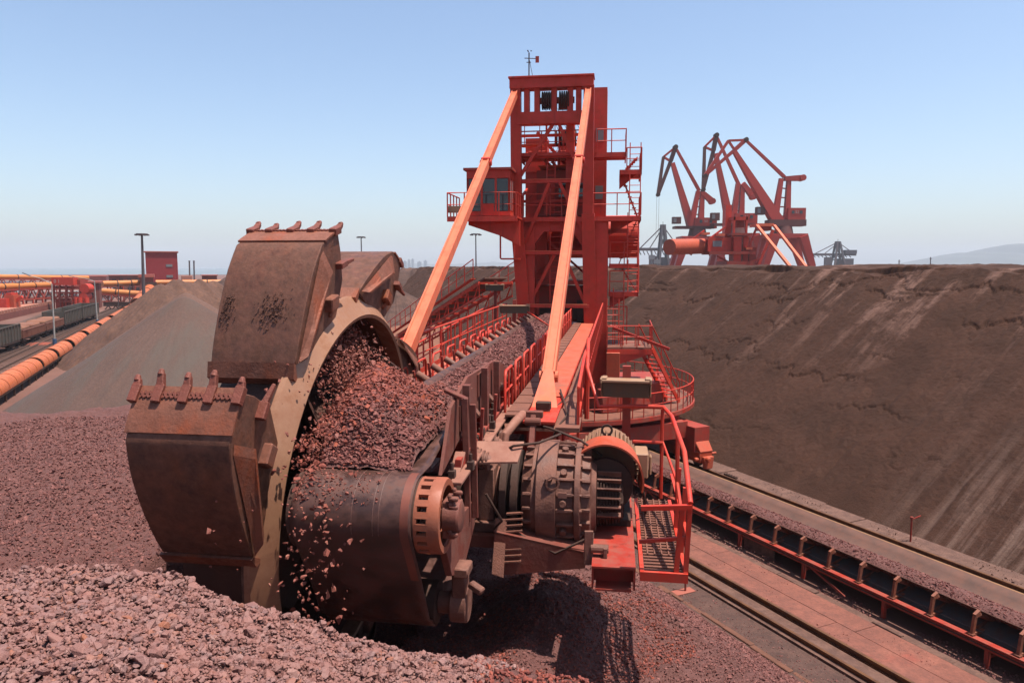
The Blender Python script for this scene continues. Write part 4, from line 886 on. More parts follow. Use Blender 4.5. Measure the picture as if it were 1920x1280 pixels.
# ---- slewing platform, portal, bogies
PC = G(34.7,19.1,0); PRAD = 7.45
b = MB(); b.lathe(PC+Zv*2.78, Zv, [(0,2.2),(0,PRAD),(.20,PRAD),(.20,2.2)], 72, closed=True); b.build('slewing_platform', REDD, RC, smooth=30)
b = MB(); b.lathe(PC+Zv*2.985, Zv, [(0,2.5),(0,PRAD-.1),(.012,PRAD-.1),(.012,2.5)], 72, closed=True); b.build('platform_plating', GRATE, RC)
ring = [PC+Zv*3.0+(Xv*math.cos(R_(a))+Yv*math.sin(R_(a)))*(PRAD-.08) for a in range(0,360,5)]
handrail(RC, ring, 1.08, 1.3, closed=True, r=.026)
def pol(a, r, z): return PC+(Xv*math.cos(R_(a))+Yv*math.sin(R_(a)))*r+Zv*z
b = MB(); aa = list(range(-72, 12, 6)); b.prism([pol(a,5.9,3.0) for a in aa]+[pol(a,2.6,3.0) for a in aa[::-1]], Zv*1.15); b.build('slewing_ring_cover', REDD, RC, bevel=.05, smooth=40)
b = MB(); b.lathe(PC, Zv, [(2.3,2.6),(3.0,2.6),(3.0,2.3),(4.4,2.1),(6.0,1.9),(6.0,0)], 40); b.build('slewing_column', REDD, RC, smooth=35)
b = MB(); b.fb(36.4,41,-4.6,-.8,4.0,6.9); b.build('turntable_base', REDD, RC)
b = MB(); b.fb(34.6,35.2,-.4,.25,3.0,5.9); b.build('service_cabinet', ORANGE, RC, bevel=.02)
b = MB()
b.gb(28.5,41,15.6,22.7,1.9,2.75)
for u in (28.2,41.2):
    for v in (15.3,22.9): b.gb(u-1.2,u+1.2,v-.45,v+.45,1.1,2.3)
b.gb(27.6,28.1,15.6,22.5,1.7,2.5)
b.build('portal_frame', REDD, RC)
for u in (28.3,41.0):
    for v in (15.3,22.93):
        b = MB(); b.gb(u-1.6,u+1.6,v-.38,v+.38,.62,1.15); b.prism([G(u-1.6,v-.34,1.15),G(u-1.6,v+.34,1.15),G(u-1.0,v+.34,1.75),G(u-1.0,v-.34,1.75)], Uv*.9)
        b.prism([G(u-1.62,v-.3,.95),G(u-1.62,v+.3,.95),G(u-1.62,v+.22,.36),G(u-1.62,v-.22,.36)], -Uv*.22); b.prism([G(u-1.64,v-.40,1.15),G(u-1.64,v+.40,1.15),G(u-1.3,v+.40,1.62),G(u-1.3,v-.40,1.62)], Uv*.06-Zv*.02)
        b.cyl(G(u-1.7,v-.15,.85), G(u-2.05,v-.15,.85), .12, n=12); b.cyl(G(u-1.5,v-.4,.8), G(u-1.5,v-.62,.8), .10, n=10); b.cyl(G(u-1.5,v+.4,1.0), G(u-1.5,v+.7,1.0), .06, n=10)
        bg = b.build('bogie', ORANGE, RC, bevel=.03, smooth=40)
        for k in (-1,0,1): MB().cyl(G(u+k,v-.08,.62), G(u+k,v+.08,.62), .30, n=20).build('wheel', DARK, bg, smooth=40)
# landing and stair at the tower's right foot
def PB(px, py, Y): return P(px, py, Y)
a0, a1, a2, a3 = PB(1138,668,34.5), PB(1222,655,34.5), PB(1218,632,38), PB(1140,640,38)
zl = 6.12
for q in (a0,a1,a2,a3): q.z = zl
b = MB(); b.prism([a0,a1,a2,a3], -Zv*.08); b.build('landing', GRATE, RC)
b = MB(); b.beam(a0-Zv*.2, a1-Zv*.2, .08,.24); b.beam(a1-Zv*.2, a2-Zv*.2, .08,.24); b.prism([a0-Zv*.08, a1-Zv*.08, a1-Zv*.3, a0-Zv*1.0], Yv*.08); b.build('landing_frame', RED, RC)
handrail(RC, [a0, a1, a2], 1.05, .7); handrail(RC, [a0+Yv*1.6, a0.lerp(a1,.55)+Yv*1.6], 1.9, .6)
ladder(RC, a0.lerp(a1,.50)+Yv*.5-Zv*.4, a0.lerp(a1,.50)+Yv*.5+Zv*1.0, Xv*.36); ladder(RC, a0.lerp(a1,.2)+Yv*1.2, a0.lerp(a1,.2)+Yv*1.3+Zv*2.3, Xv*.3)
t0 = a1.lerp(a2,.12); t1 = pol(-23,6.75,3.0)+V((0,0,0))
b = MB(); sx = (t1-t0); sd = Zv.cross(V((sx.x,sx.y,0)).normalized())
for sg in (0,.75): b.beam(t0+sd*sg, t1+sd*sg, .06,.22)
for k in range(1,13): c = t0.lerp(t1,k/13); b.beam(c, c+sd*.75, .22,.03)
b.build('stair', RED, RC)
handrail(RC, [t0, t1], 1.05, 1.3); handrail(RC, [t0+sd*.75, t1+sd*.75], 1.05, 1.3)
b = MB(); b.beam(PB(1150,615,35), PB(1255,655,34), .1,.14); b.build('landing_brace', RED, RC)
# ================================================================== ORE ON THE MOVE
def belt_ore_h(s, w):
    q = np.clip((w+3.32)/.64, -1, 1); lump = .08*fbm(s*1.7, w*2.5, 4)
    base = 7.22+.40*(1-q*q)**.6 + lump*(1-q*q)**.4
    heap = .95*np.exp(-((s-11.6)/1.25)**2-((w+4.05)/.60)**2) + .42*np.exp(-((s-10.2)/1.0)**2-((w+3.75)/.75)**2)
    fall = sstep(9.0, 9.8, s)
    return 7.225+(base-7.225)*fall+heap*sstep(8.9,9.7,s)
sg = np.linspace(9.15, 36.6, 420); wg = np.linspace(-1, 1, 22)
Sg, Wq = np.meshgrid(sg, wg, indexing='ij')
Wg = np.where(Wq < 0, -3.32+Wq*(.64+.55*np.exp(-((Sg-11.2)/1.2)**2)), -3.32+Wq*.60)
Zg = belt_ore_h(Sg, Wg) + .025*pn(Sg*9, Wg*9)
Pt = np.stack([Bv.x*Sg+Rv.x*Wg, Bv.y*Sg+Rv.y*Wg, Zg], -1)
BOOMST = mat('boom_ore_stone', (0,0,0), None, 6, .75, bump=.3, bscale=60, island=[(0,(.13,.044,.040)),(.5,(.21,.075,.068)),(.85,(.28,.12,.11)),(1,(.34,.17,.155))])
OREB = mat('belt_ore', (.23,.10,.09), (.18,.075,.065), 2, .8, bump=.9, bscale=24, extra=ore_extra)
tag(gridmesh('belt_ore_bed', Pt, OREB), 'dark red ore layer carried on the boom belt', None, None, 'stuff')
n = 16000; s = 9.2+27*nr.random(n)**1.8; w = -3.32+nr.uniform(-1, .98, n)*(.62+.55*np.exp(-((s-11.2)/1.2)**2)); w = np.where(w > -2.74, -2.8, w)
def bw(s, w, z): return np.stack([Bv.x*s+Rv.x*w, Bv.y*s+Rv.y*w, z], -1)
scatter('belt_gravel', bw(s, w, belt_ore_h(s, w)+.015), np.clip(nr.lognormal(math.log(.032), .35, n), .014, .075), BOOMST, SH_LO, label='purplish ore stones lying on the boom belt', kind='stuff')
DKRED = mat('tumbling_ore', (0,0,0), None, 6, .65, bump=.3, bscale=60, island=[(0,(.16,.050,.038)),(.5,(.27,.088,.066)),(.9,(.36,.135,.105)),(1,(.43,.20,.15))])
pp = []; n = 5200                                         # tumbling out of the wheel on to the belt, and spilling ahead of the pulley
t = nr.random(n); s = 11.75+nr.normal(0, .62, n)-.3*t; w = -5.0+1.15*t+nr.normal(0, .14, n); z = 8.60-1.35*t**1.5+np.abs(nr.normal(0, .26, n))*(1-t*.6)
k = (z > belt_ore_h(s, w)-.04) | (w < -4.3); pp.append(bw(s, w, z)[k])
n = 700; s = 9.9+nr.normal(0, .4, n); w = -4.15+nr.normal(0,.13,n); z = 7.3+nr.normal(0,.25,n); pp.append(bw(s, w, z))
n = 300; t = nr.random(n)**1.3; s = 8.35-.25*t+nr.normal(0,.16,n); w = -3.72+nr.normal(0,.24,n)-.12*t; z = 7.05-2.9*t; pp.append(bw(s, w, z))
n = 60; t = nr.random(n); s = 8.2+nr.normal(0,.25,n); w = -4.5+nr.normal(0,.55,n); z = 7.4-3.5*t; pp.append(bw(s, w, z))
pos = np.concatenate(pp); scatter('tumbling_gravel', pos, np.clip(nr.lognormal(math.log(.027), .42, len(pos)), .010, .075), DKRED, SH_LO, flat=1, label='red ore lumps falling out of the wheel past the belt', kind='stuff')
n = 7000; s = 11.4+nr.normal(0,.95,n); w = -3.85+nr.normal(0,.36,n); w = np.clip(w,-4.6,-2.75); scatter('heaped_gravel', bw(s, w, belt_ore_h(s, w)+.02), np.clip(nr.lognormal(math.log(.036), .35, n), .016, .08), REDST, SH_LO, label='dark red ore heap where the wheel feeds the belt', kind='stuff')
n = 420; a = np.radians(nr.uniform(-5, 62, n)); w = -4.08+1.1*nr.random(n)**2.2
scatter('belt_crumbs', bw(PS-(PR+.045)*np.sin(a), w, PZ+(PR+.045)*np.cos(a)), np.clip(nr.lognormal(math.log(.013), .5, n), .005, .045), DKRED, SH_LO, label='ore crumbs clinging to the belt over the head pulley', kind='stuff')
n = 5200; u = nr.uniform(5, 34, n); v = 17.35+1.0*nr.random(n)**1.3; k = pn(u*.5+9, v*.7) > -.1
scatter('spillage', np.stack([Uv.x*u+Vv.x*v, Uv.y*u+Vv.y*v, u*0+.015+.12*np.clip(pn(u*.5+9, v*.7),0,1)], -1)[k], np.clip(nr.lognormal(math.log(.022), .4, n), .008, .06)[k], BENCHST, SH_LO, label='ore spilled on the ground under the yard conveyor', kind='stuff')
n = 2200; u = nr.uniform(5, 30, n); v = 22.4+2.1*nr.random(n); k = pn(u*.45+3, v*.9) > .0
scatter('slab_pebbles', np.stack([Uv.x*u+Vv.x*v, Uv.y*u+Vv.y*v, u*0+.165], -1)[k], np.clip(nr.lognormal(math.log(.018), .45, n), .007, .05)[k], mat('dark_clod',(.10,.055,.04),(.15,.08,.06),5,.9), SH_LO, label='dark clods fallen on the slabs below the big stockpile', kind='stuff')
# stuck lumps on the buckets
n = 420; d = 76-20.5+nr.normal(0, 1.6, n); w = np.where(nr.random(n) < .6, -5.1+nr.normal(0,.12,n), -5.82+nr.normal(0,.07,n)); r = np.interp(d-76, [-30,-26.5,-23,-17.5,-12.8], [3.50,3.66,3.82,4.11,4.37])+.015
a = np.radians(d); pos = bw(AX0-r*np.cos(a), np.clip(w,-5.9,-4.75)-.13+.075*r*np.sin(a), AX1+r*np.sin(a))
scatter('caked_dirt', pos, np.clip(nr.lognormal(math.log(.010), .5, n), .004, .03), mat('caked_ore', (.10,.05,.035), (.13,.065,.045), 5, .9), SH_LO, label='dark clods of dirt caked on the back of the upper bucket', kind='stuff')
# ================================================================== YARD CONVEYOR
YC = thing('yard_conveyor', G(20, 19.3, 0), 'long low red belt conveyor between the two rails', 'conveyor')
VL, VR = 18.05, 20.55
b = MB(); b.gb(3, 66, VL-.06, VL+.06, .48, .66); b.gb(3,66,VL-.10,VL+.10,.655,.668); b.build('stringer', REDD, YC)
b = MB(); b.gb(3, 66, VR-.06, VR+.06, .48, .66); b.build('stringer', REDD, YC)
vs = []; fs = []; q_ = [(VL+.28,1.26),(VL+.5,1.12),(VL+.82,.98),(VL+1.25,.95),(VL+1.68,.98),(VL+2.0,1.12),(VL+2.22,1.26)]
us = np.arange(3, 67, 1.0)
for u in us: vs += [G(u, v, z) for v, z in q_]
for i in range(len(us)-1):
    for k in range(6): a = i*7+k; fs.append((a,a+1,a+8,a+7))
yb = MB().add(vs, fs).build('conveyor_belt', BELTD, YC, smooth=60); so = yb.modifiers.new('thickness','SOLIDIFY'); so.thickness = .02
b = MB(); b.gb(3, 66, VL+.22, VL+.27, .74, .755)
b.prism([G(3,VL+.12,.42),G(3,VL+1.9,.42),G(3,VL+1.9,.44),G(3,VL+.12,.44)], Uv*63); b.build('return_belt', BLUEB, YC)
b = MB(); b.prism([G(3,VL+.25,.60),G(3,VL+.95,.93),G(3,VL+.95,.95),G(3,VL+.25,.62)], Uv*63); b.build('belt_underside', BLUEB, YC)
for i, u in enumerate(np.arange(4.1, 65, 1.12)):
    b = MB(); b.beam(G(u,VL+.02,.66), G(u,VL+.10,1.16), .10,.07,Uv); b.beam(G(u,VL+.08,1.16), G(u,VL+.26,1.24), .12,.08,Uv); b.cyl(G(u,VL+.22,1.18), G(u,VL+.85,.90), .07, n=10); b.beam(G(u,VL,.70), G(u,VR,.70), .09,.07)
    b.beam(G(u+.08,VL+.10,.70), G(u+.08,VL+.85,.86), .05,.05); b.box(G(u,VL,.69), (.12,.14,.05), (Vv,Uv,Zv)); b.beam(G(u,VR,.66), G(u,VR-.06,1.2), .08,.07,Uv); b.cyl(G(u,VR-.24,1.18), G(u,VR-.85,.90), .07, n=8); b.cyl(G(u,VL+.9,.86), G(u,VR-.9,.86), .07, n=8)
    b.cyl(G(u+.4,VR-.1,1.0), G(u+.4,VR+.05,1.02), .09, n=8)
    b.build('idler_bracket', LIP, YC)
for i, u in enumerate(np.arange(4.6, 65, 2.9)):
    b = MB(); b.beam(G(u,VL,0), G(u,VL,.5), .10,.10,Uv); b.beam(G(u,VR,0), G(u,VR,.5), .10,.10,Uv); b.beam(G(u,VL,.3), G(u,VR,.3), .06,.08)
    if i % 3 == 1: b.beam(G(u-.05,VL,.55), G(u-1.6,VL-.02,.06), .05,.05)
    b.build('support_leg', REDD, YC)
b = MB(); us_ = np.arange(3,66,1.12); b.tube([G(u, VL-.09, .60-.05*abs(math.sin(u*1.4))) for u in us_], .018, 5); b.build('signal_cable', DARK, YC)
b = MB(); b.gb(17.6,19.0,VL+.1,VL+.16,.0,.42); b.build('guard_plate', CONC, YC)
vs = []
sg = np.linspace(3, 66, 500); wg = np.linspace(-1, 1, 12); A1, B1 = np.meshgrid(sg, wg, indexing='ij')
Vg_ = VL+1.02+B1*.44; Zg = 1.03+.20*(1-B1*B1)+.03*fbm(A1*2, Vg_*2, 3)+.015*pn(A1*12, Vg_*12)
tag(gridmesh('conveyor_ore_bed', np.stack([Uv.x*A1+Vv.x*Vg_, Uv.y*A1+Vv.y*Vg_, Zg], -1), OREB), 'strip of dark red ore on the yard conveyor', None, None, 'stuff')
n = 9000; u = nr.uniform(7, 40, n); q = nr.uniform(-1, 1, n); v = VL+1.02+q*.46
scatter('conveyor_gravel', np.stack([Uv.x*u+Vv.x*v, Uv.y*u+Vv.y*v, 1.04+.2*(1-q*q)], -1), np.clip(nr.lognormal(math.log(.026), .3, n), .012, .05), BOOMST, SH_LO, label='ore pebbles riding on the yard conveyor', kind='stuff')
n = 1600; u = nr.uniform(5, 30, n); v = 15.6+1.6*nr.random(n)**1.0; k = pn(u*.6, v*.8) > .22
scatter('spilled_pebbles', np.stack([Uv.x*u+Vv.x*v, Uv.y*u+Vv.y*v, u*0+.138], -1)[k], np.clip(nr.lognormal(math.log(.016), .4, n), .006, .04)[k], DKRED, SH_LO, label='scattered ore crumbs on the pink walkway', kind='stuff')
n = 2600; u = nr.uniform(5, 30, n); v = 13.35+1.1*nr.random(n)**2
scatter('path_pebbles', np.stack([Uv.x*u+Vv.x*v, Uv.y*u+Vv.y*v, u*0+.108], -1), np.clip(nr.lognormal(math.log(.018), .4, n), .007, .05), BENCHST, SH_LO, label='ore pebbles strewn on the dirt path', kind='stuff')
MB().gb(3, 66, VR-.28, VR-.20, 1.245, 1.275).build('belt_edge', mat('lit_yellow_edge', (.34,.22,.10), (.24,.14,.08), 2, .7), YC)  # yellow strip paints the sunlit line along the belt edge
for u in np.arange(4.5, 45, 1.5):
    b = MB(); b.cyl(G(u,VR+.06,.72), G(u,VR+.26,.74), .07, n=10); b.build('roller_hub', LAMPB, YC, smooth=40)
# ================================================================== LEFT SIDE OF THE YARD
def gz(px, py, z=0):
    a = P(px, py, 1.0); d = a-V((0,0,H)); return V((0,0,H))+d*((z-H)/d.z)
# hooded conveyor
t0, t1 = gz(-60, 787), gz(257, 577)
TC = thing('hooded_conveyor', t0.lerp(t1,.3), 'orange hooded conveyor running beside the grey pile to the red transfer house', 'conveyor')
td = (t1-t0).normalized(); tx = td.cross(Zv).normalized(); tl = (t1-t0).length
def hood(p, q, r):
    d = (q-p).normalized(); b = MB(); x = d.cross(Zv).normalized(); y = x.cross(d); L = (q-p).length
    n = max(1, round(L/2.4))
    for k in range(n):
        b.lathe(p+d*(L*k/n), d, [(0,r),(L/n-.05,r),(L/n-.05,r-.05),(0,r-.05)], 20, closed=True, a0=-5, a1=185)
        b.lathe(p+d*(L*k/n), d, [(0,r+.03),(.12,r+.03),(.12,r),(0,r)], 20, closed=True, a0=-5, a1=185)
    return b.build('hood_section', HOOD, TC, smooth=50)
b = MB(); b.beam(t0+Zv*.55, t1+Zv*.55, 1.2,.16); b.beam(t0+tx*.75+Zv*.7, t1+tx*.75+Zv*.7, .12,.22); b.beam(t0-tx*.75+Zv*.7, t1-tx*.75+Zv*.7, .12,.22)
b.build('conveyor_frame', DARK, TC)
for k in range(52):
    c = t0.lerp(t1,(k+.5)/52); b = MB(); b.beam(c+tx*.7, c+tx*.7+Zv*.7, .14,.14, td); b.beam(c-tx*.7, c-tx*.7+Zv*.7, .14,.14, td); b.build('support_leg', DARK, TC)
pos = [-10, 22, 35.2, 36.8, 49, 50.5, 65, 67, 84, 86, 110, 113, 127, 131, 150]
lo = 0.0; cuts = [(0,20),(20.9,27.6),(28.9,37),(39,49),(51.5,63),(66,79),(84,104),(109,117),(124,136)]
sc_ = tl/140
for a, c in cuts: hood(t0+td*a*sc_+Zv*.85, t0+td*c*sc_+Zv*.85, .84)
e0 = t1+Zv*.9; e1 = P(284, 540, t1.y+26)
for a, c in ((0,.3),(.33,.62),(.65,.98)): hood(e0.lerp(e1,a), e0.lerp(e1,c), 1.5)
b = MB(); b.beam(e0-Zv*.4+tx*1.7, e1-Zv*.4+tx*1.7, .25,.7); b.beam(e0-Zv*.4-tx*1.7, e1-Zv*.4-tx*1.7, .25,.7)
for k in range(1,6): c = e0.lerp(e1,k/6); b.beam(V((c.x,c.y,0)), c, .3,.3, td)
b.build('incline_frame', REDD, TC)
# railway tracks
for k, (pa, pb, lab) in enumerate((((-40,706),(240,571),'nearest dark railway track beside the hooded conveyor'),((-40,690),(215,578),'second dark railway track in the red yard'),((-40,682),(190,588),'railway track along the wagons'))):
    a, c = gz(*pa), gz(*pb); d = (c-a).normalized(); x = d.cross(Zv).normalized(); b = MB()
    b.beam(a+x*.72+Zv*.1, c+x*.72+Zv*.1, .09,.18); b.beam(a-x*.72+Zv*.1, c-x*.72+Zv*.1, .09,.18)
    n = int((c-a).length/1.1)
    for i in range(n): q = a.lerp(c,i/n); b.beam(q-x*1.2+Zv*.0, q+x*1.2+Zv*.0, .25,.06)
    b.build('railway_track', SLEEP, None, label=lab, kind='structure')
b = MB(); q = gz(66, 645); 
for k in range(1): b.lathe(q-Zv*.02, Zv, [(0,2.3),(.10,1.8),(.16,.9),(.17,0)], 24)
o = b.build('spill', mat('orange_spill',(.32,.085,.045),(.26,.07,.04),.6,.9), None, smooth=60, label='orange ore stain spilled beside the wagons', kind='structure')
# wagons
wa, wb = gz(0, 668), gz(182, 598); wd = (wb-wa).normalized(); wx = wd.cross(Zv).normalized()
def wagon(d0, d1, high, label):
    c = wa+wd*(d0+d1)/2-wx*1.5; L = d1-d0-.8
    t = thing('freight_wagon' if high else 'flat_wagon', c, label, 'wagon', 'freight wagons on the track')
    b = MB(); b.box(c+Zv*1.0, (L,2.9,.25), (wd,wx,Zv)); b.box(c+Zv*.7, (L-2,.5,.5), (wd,wx,Zv)); b.box(c+wd*(L/2+.2)+Zv*.95, (.5,.3,.3), (wd,wx,Zv)); b.build('underframe', DARK, t)
    for sg in (-1,1):
        b = MB(); q = c+wd*sg*(L/2-2.2)
        b.box(q+Zv*.55, (2.4,2.2,.25), (wd,wx,Zv))
        for e in (-.85,.85):
            for f_ in (-.78,.78): b.cyl(q+wd*e+wx*(f_-.07)+Zv*.45, q+wd*e+wx*(f_+.07)+Zv*.45, .44, n=14)
        b.build('bogie', DARK, t)
    hh = 1.9 if high else .95
    b = MB()
    for sg in (-1,1):
        b.box(c+wx*sg*1.42+Zv*(1.12+hh/2), (L,.10,hh), (wd,wx,Zv)); b.box(c+wd*sg*L/2+Zv*(1.12+hh/2), (.1,2.8,hh), (wd,wx,Zv)); b.box(c+wx*sg*1.48+Zv*(1.12+hh), (L+.1,.14,.12), (wd,wx,Zv))
        n = 11 if high else 20
        for k in range(n+1): b.box(c+wx*sg*1.51+wd*L*(k/n-.5)+Zv*(1.12+hh/2), (.16,.12,hh), (wd,wx,Zv))
    b.build('body', WAG if high else WAGF, t)
    if not high:
        for e in (-.25,.25): b = MB(); b.box(c+wd*L*e+Zv*1.9, (L*.42,2.3,1.1), (wd,wx,Zv)); b.build('cargo_cover', TAND, t, bevel=.2)
    return t
wagon(-16,-6.5,False,'red flat wagon cut by the left edge of the view')
wagon(-5.5, 9.2, True, 'dark green ribbed gondola wagon nearest the camera')
wagon(9.6, 21.5, False, 'red and white sided flat wagon behind the nearest gondola')
wagon(21.9, 33.5, False, 'second flat wagon just before the long dark gondolas')
wagon(33.9, 48, True, 'long dark gondola wagon beside the white lamp post')
wagon(48.4, 65, True, 'farthest dark gondola wagon at the end of the train')
# white lamp posts
def lamppost(px, pyb, pyt, ax, ay, label):
    g_ = gz(px+6, pyb); tp = P(px, pyt, g_.y); ar = P(ax, ay, g_.y-1)
    t = thing('lamp_post', g_, label, 'lamp post', 'white lamp posts along the hooded conveyor')
    b = MB(); b.cyl(g_, tp, .12, .07, 10); b.build('pole', WHITE, t, smooth=50)
    b = MB(); b.cyl(g_, g_+Zv*.9, .24, n=10); b.build('pole_base', mat('blue_base',(.05,.10,.2),None), t)
    b = MB(); b.tube([tp, tp.lerp(ar,.5)+Zv*.15, ar], .045, 6); b.build('arm', WHITE, t)
    b = MB(); b.beam(ar-Zv*.02, ar+(ar-tp).normalized()*.9, .3, .12); b.build('lamp_head', GREYM, t)
lamppost(97, 648, 532, 57, 517, 'nearer white lamp post with long arm beside the conveyor')
lamppost(177, 609, 527, 140, 519, 'farther white lamp post with long arm beside the wagons')
def mast_light(px, pyb, pyt, Y, label, heads=True, r=.22, kind='light mast'):
    p, q = P(px+1, pyb, Y), P(px, pyt, Y); t = thing('light_mast', p, label, kind)
    b = MB(); b.cyl(V((p.x,p.y,0)), q, r, r*.55, 10); b.build('pole', FARGREY, t, smooth=50)
    b = MB(); b.lathe(q, Zv, [(0,.1),(0,1.25),(.25,1.25),(.3,.1)], 14)
    for k in range(8): a = R_(45*k); b.box(q+V((math.cos(a),math.sin(a),0))*1.3+Zv*-.05, (.45,.45,.3))
    b.build('lamp_crown', FARGREY, t)
mast_light(266, 515, 440, 165, 'dark tall light mast beside the crimson tower house', r=.42)
mast_light(892, 505, 440, 190, 'thin light mast standing behind the dark ore ridge', r=.25)
mast_light(677, 470, 445, 240, 'short lamp top peeking above the far bucket', r=.3)
# crimson tower house
def block(name, px0, px1, pyt, Y, depth, m, label, cat='building', zb=0, roof=None):
    a = P(px0, pyt, Y); k1 = (px1-960)/FPX/math.cos(TH); x = V(Vv); L = (k1*a.y-a.x)/(Vv.x-k1*Vv.y); c = a+x*L; y = V(Uv)
    t = thing(name, V(((a.x+c.x)/2,(a.y+c.y)/2,zb)), label, cat)
    b = MB(); b.prism([V((a.x,a.y,zb)), V((c.x,c.y,zb)), V((c.x,c.y,0))+y*depth+Zv*zb, V((a.x,a.y,0))+y*depth+Zv*zb], Zv*(a.z-zb)); b.build('wall', m, t)
    if roof:
        b = MB(); e = .35; b.prism([a-x*e-y*e, c+x*e-y*e, c+x*e+y*(depth+e), a-x*e+y*(depth+e)], Zv*roof[1]); b.build('roof', roof[0], t)
    return t, a, c, x, y
def windows(t, a, c, x, y, cols, rows, w, h, m=None, z0=.6, frame=True):
    L = (c-a).length
    for fz in rows:
        for fx in cols:
            q = V((a.x,a.y,0))+x*L*fx+Zv*fz
            f_ = MB().box(q-y*.03, (w,.10,h), (x,y,Zv)).build('window', REDD if frame else DARK, t); MB().box(q-y*.09, (w-.16,.05,h-.16), (x,y,Zv)).build('pane', m or GLASS, f_)
TW, a, c, x, y = block('tower_house', 272, 340, 473, 215, 12, CRIM, 'tall crimson windowless tower house with a pale roof edge', roof=(PINKR,.35))
windows(TW, a, c, x, y, (.73,), (a.z-3.9, a.z-7.1), 1.9, .9, GREYM)
b = MB()
for k in range(12): q = V((a.x,a.y,0))+x*(c-a).length*(k+.5)/12; b.box(q-y*.04+Zv*a.z/2, (.08,.08,a.z-.6), (x,y,Zv))
b.build('wall_rib', CRIM, TW)
TH_, a, c, x, y = block('transfer_house', 262, 293, 520, 198, 6, DULLW, 'dull red transfer house where the hooded conveyor ends', roof=(PINKR,.8))
MB().box(V((a.x,a.y,0))+x*2.4-y*.05+Zv*(a.z-2.1), (3.4,.1,1.6), (x,y,Zv)).build('opening', DARK, TH_)
MB().box(V((a.x,a.y,0))+x*3.6-y*.06+Zv*2.6, (.9,.1,1.6), (x,y,Zv)).build('window', GLASS, TH_)
T2, a, c, x, y = block('transfer_house', 155, 192, 531, 175, 6, DULLW, 'dull red transfer house behind the stacker and wagons', roof=(PINKR,.45))
MB().box(V((a.x,a.y,0))+x*1.6-y*.05+Zv*3.2, (1.1,.1,1.0), (x,y,Zv)).build('window', GLASS, T2)
LB, a, c, x, y = block('office_building', 204, 300, 517, 265, 10, DULLW, 'long low red building with a row of dark windows', roof=(PINKR,.3))
windows(LB, a, c, x, y, (.1,.25,.42,.58,.8), (a.z-1.8,), 1.6, 1.5)
windows(LB, a, c, x, y, (.1,.25,.42,.58,.8), (a.z-4.9,), 1.6, 1.5)
B3, a, c, x, y = block('low_building', 380, 412, 517, 230, 8, DULLW, 'low red building right of the crimson tower house', roof=(PINKR,.3))
windows(B3, a, c, x, y, (.3,.45), (a.z-1.7,), 1.4, 1.2)
W4, a, c, x, y = block('warehouse', 120, 206, 519, 330, 22, PINKR, 'long warehouse with pale roof behind the red stacker', roof=(PINKR,.5))
W5, a, c, x, y = block('warehouse', 340, 366, 517, 290, 12, SLAB, 'pale low warehouse between the crimson tower and pile')
for k, (px, lab) in enumerate(((355,'thin dark stack beside the crimson tower, left of a pair'),(363.5,'thin dark stack beside the crimson tower, right of a pair'))):
    p, q = P(px,515,300), P(px,490,300); b = MB(); b.cyl(V((p.x,p.y,0)), q, .30, n=10); b.cyl(q, q+Zv*.3, .4, n=10); b.build('stack', FARGREY, None, label=lab, cat='stack', group='thin stacks')
# galleries with yellow pipes
def gallery(pxa, pya, pxb, pyb, Ya, Yb, r, truss, label, legs=8):
    a, c = P(pxa,pya,Ya), P(pxb,pyb,Yb); d = (c-a); L = d.length; d.normalize(); x = d.cross(Zv).normalized()
    t = thing('pipe_gallery', V((a.x,a.y,0)).lerp(V((c.x,c.y,0)),.5), label, 'gallery')
    b = MB(); b.cyl(a, c, r, n=14)
    b.build('hood_pipe', YPIPE, t, smooth=50)
    b = MB()
    for k in (1,2): q = a.lerp(c,k/3+.04*k); b.cyl(q-d*.15, q+d*.15, r*1.08, n=14)
    b.build('pipe_collar', DARK, t)
    b = MB()
    if truss:
        for sg in (-1,1):
            b.beam(a+x*sg*r-Zv*r, c+x*sg*r-Zv*r, .3,.35); b.beam(a+x*sg*r-Zv*(r+truss), c+x*sg*r-Zv*(r+truss), .3,.35)
            n = int(L/(truss*1.2))
            for k in range(n):
                p, q = a.lerp(c,k/n)+x*sg*r-Zv*r, a.lerp(c,(k+.5)/n)+x*sg*r-Zv*(r+truss); b.beam(p,q,.18,.18); b.beam(a.lerp(c,(k+1)/n)+x*sg*r-Zv*r, q,.18,.18)
    b.build('truss', REDD, t) if truss else None
    for k in range(legs):
        q = a.lerp(c,(k+.5)/legs); b = MB()
        for sg in (-1,1): b.beam(V((q.x,q.y,0))+x*sg*r*1.3, q+x*sg*r-Zv*(r+truss*.9), .3,.3, d)
        b.beam(V((q.x,q.y,2.2))-x*r*1.2, V((q.x,q.y,2.2))+x*r*1.2, .2,.2); b.build('support_leg', REDD, t)
gallery(-60,518,165,521,215,250,.75,2.6,'far high gallery with a yellow pipe along the left horizon')
gallery(-60,540,98,534,150,175,.75,2.3,'nearer gallery with a yellow pipe ending at the red stacker')
gallery(192,532,262,530,196,204,.8,0,'yellow pipe gallery between the two transfer houses',3)
gallery(292,530,420,529,206,214,.8,0,'yellow pipe gallery right of the crimson tower',3)
gallery(192,546,262,551,188,190,.8,1.9,'low sloping yellow pipe gallery behind the tracks',4)
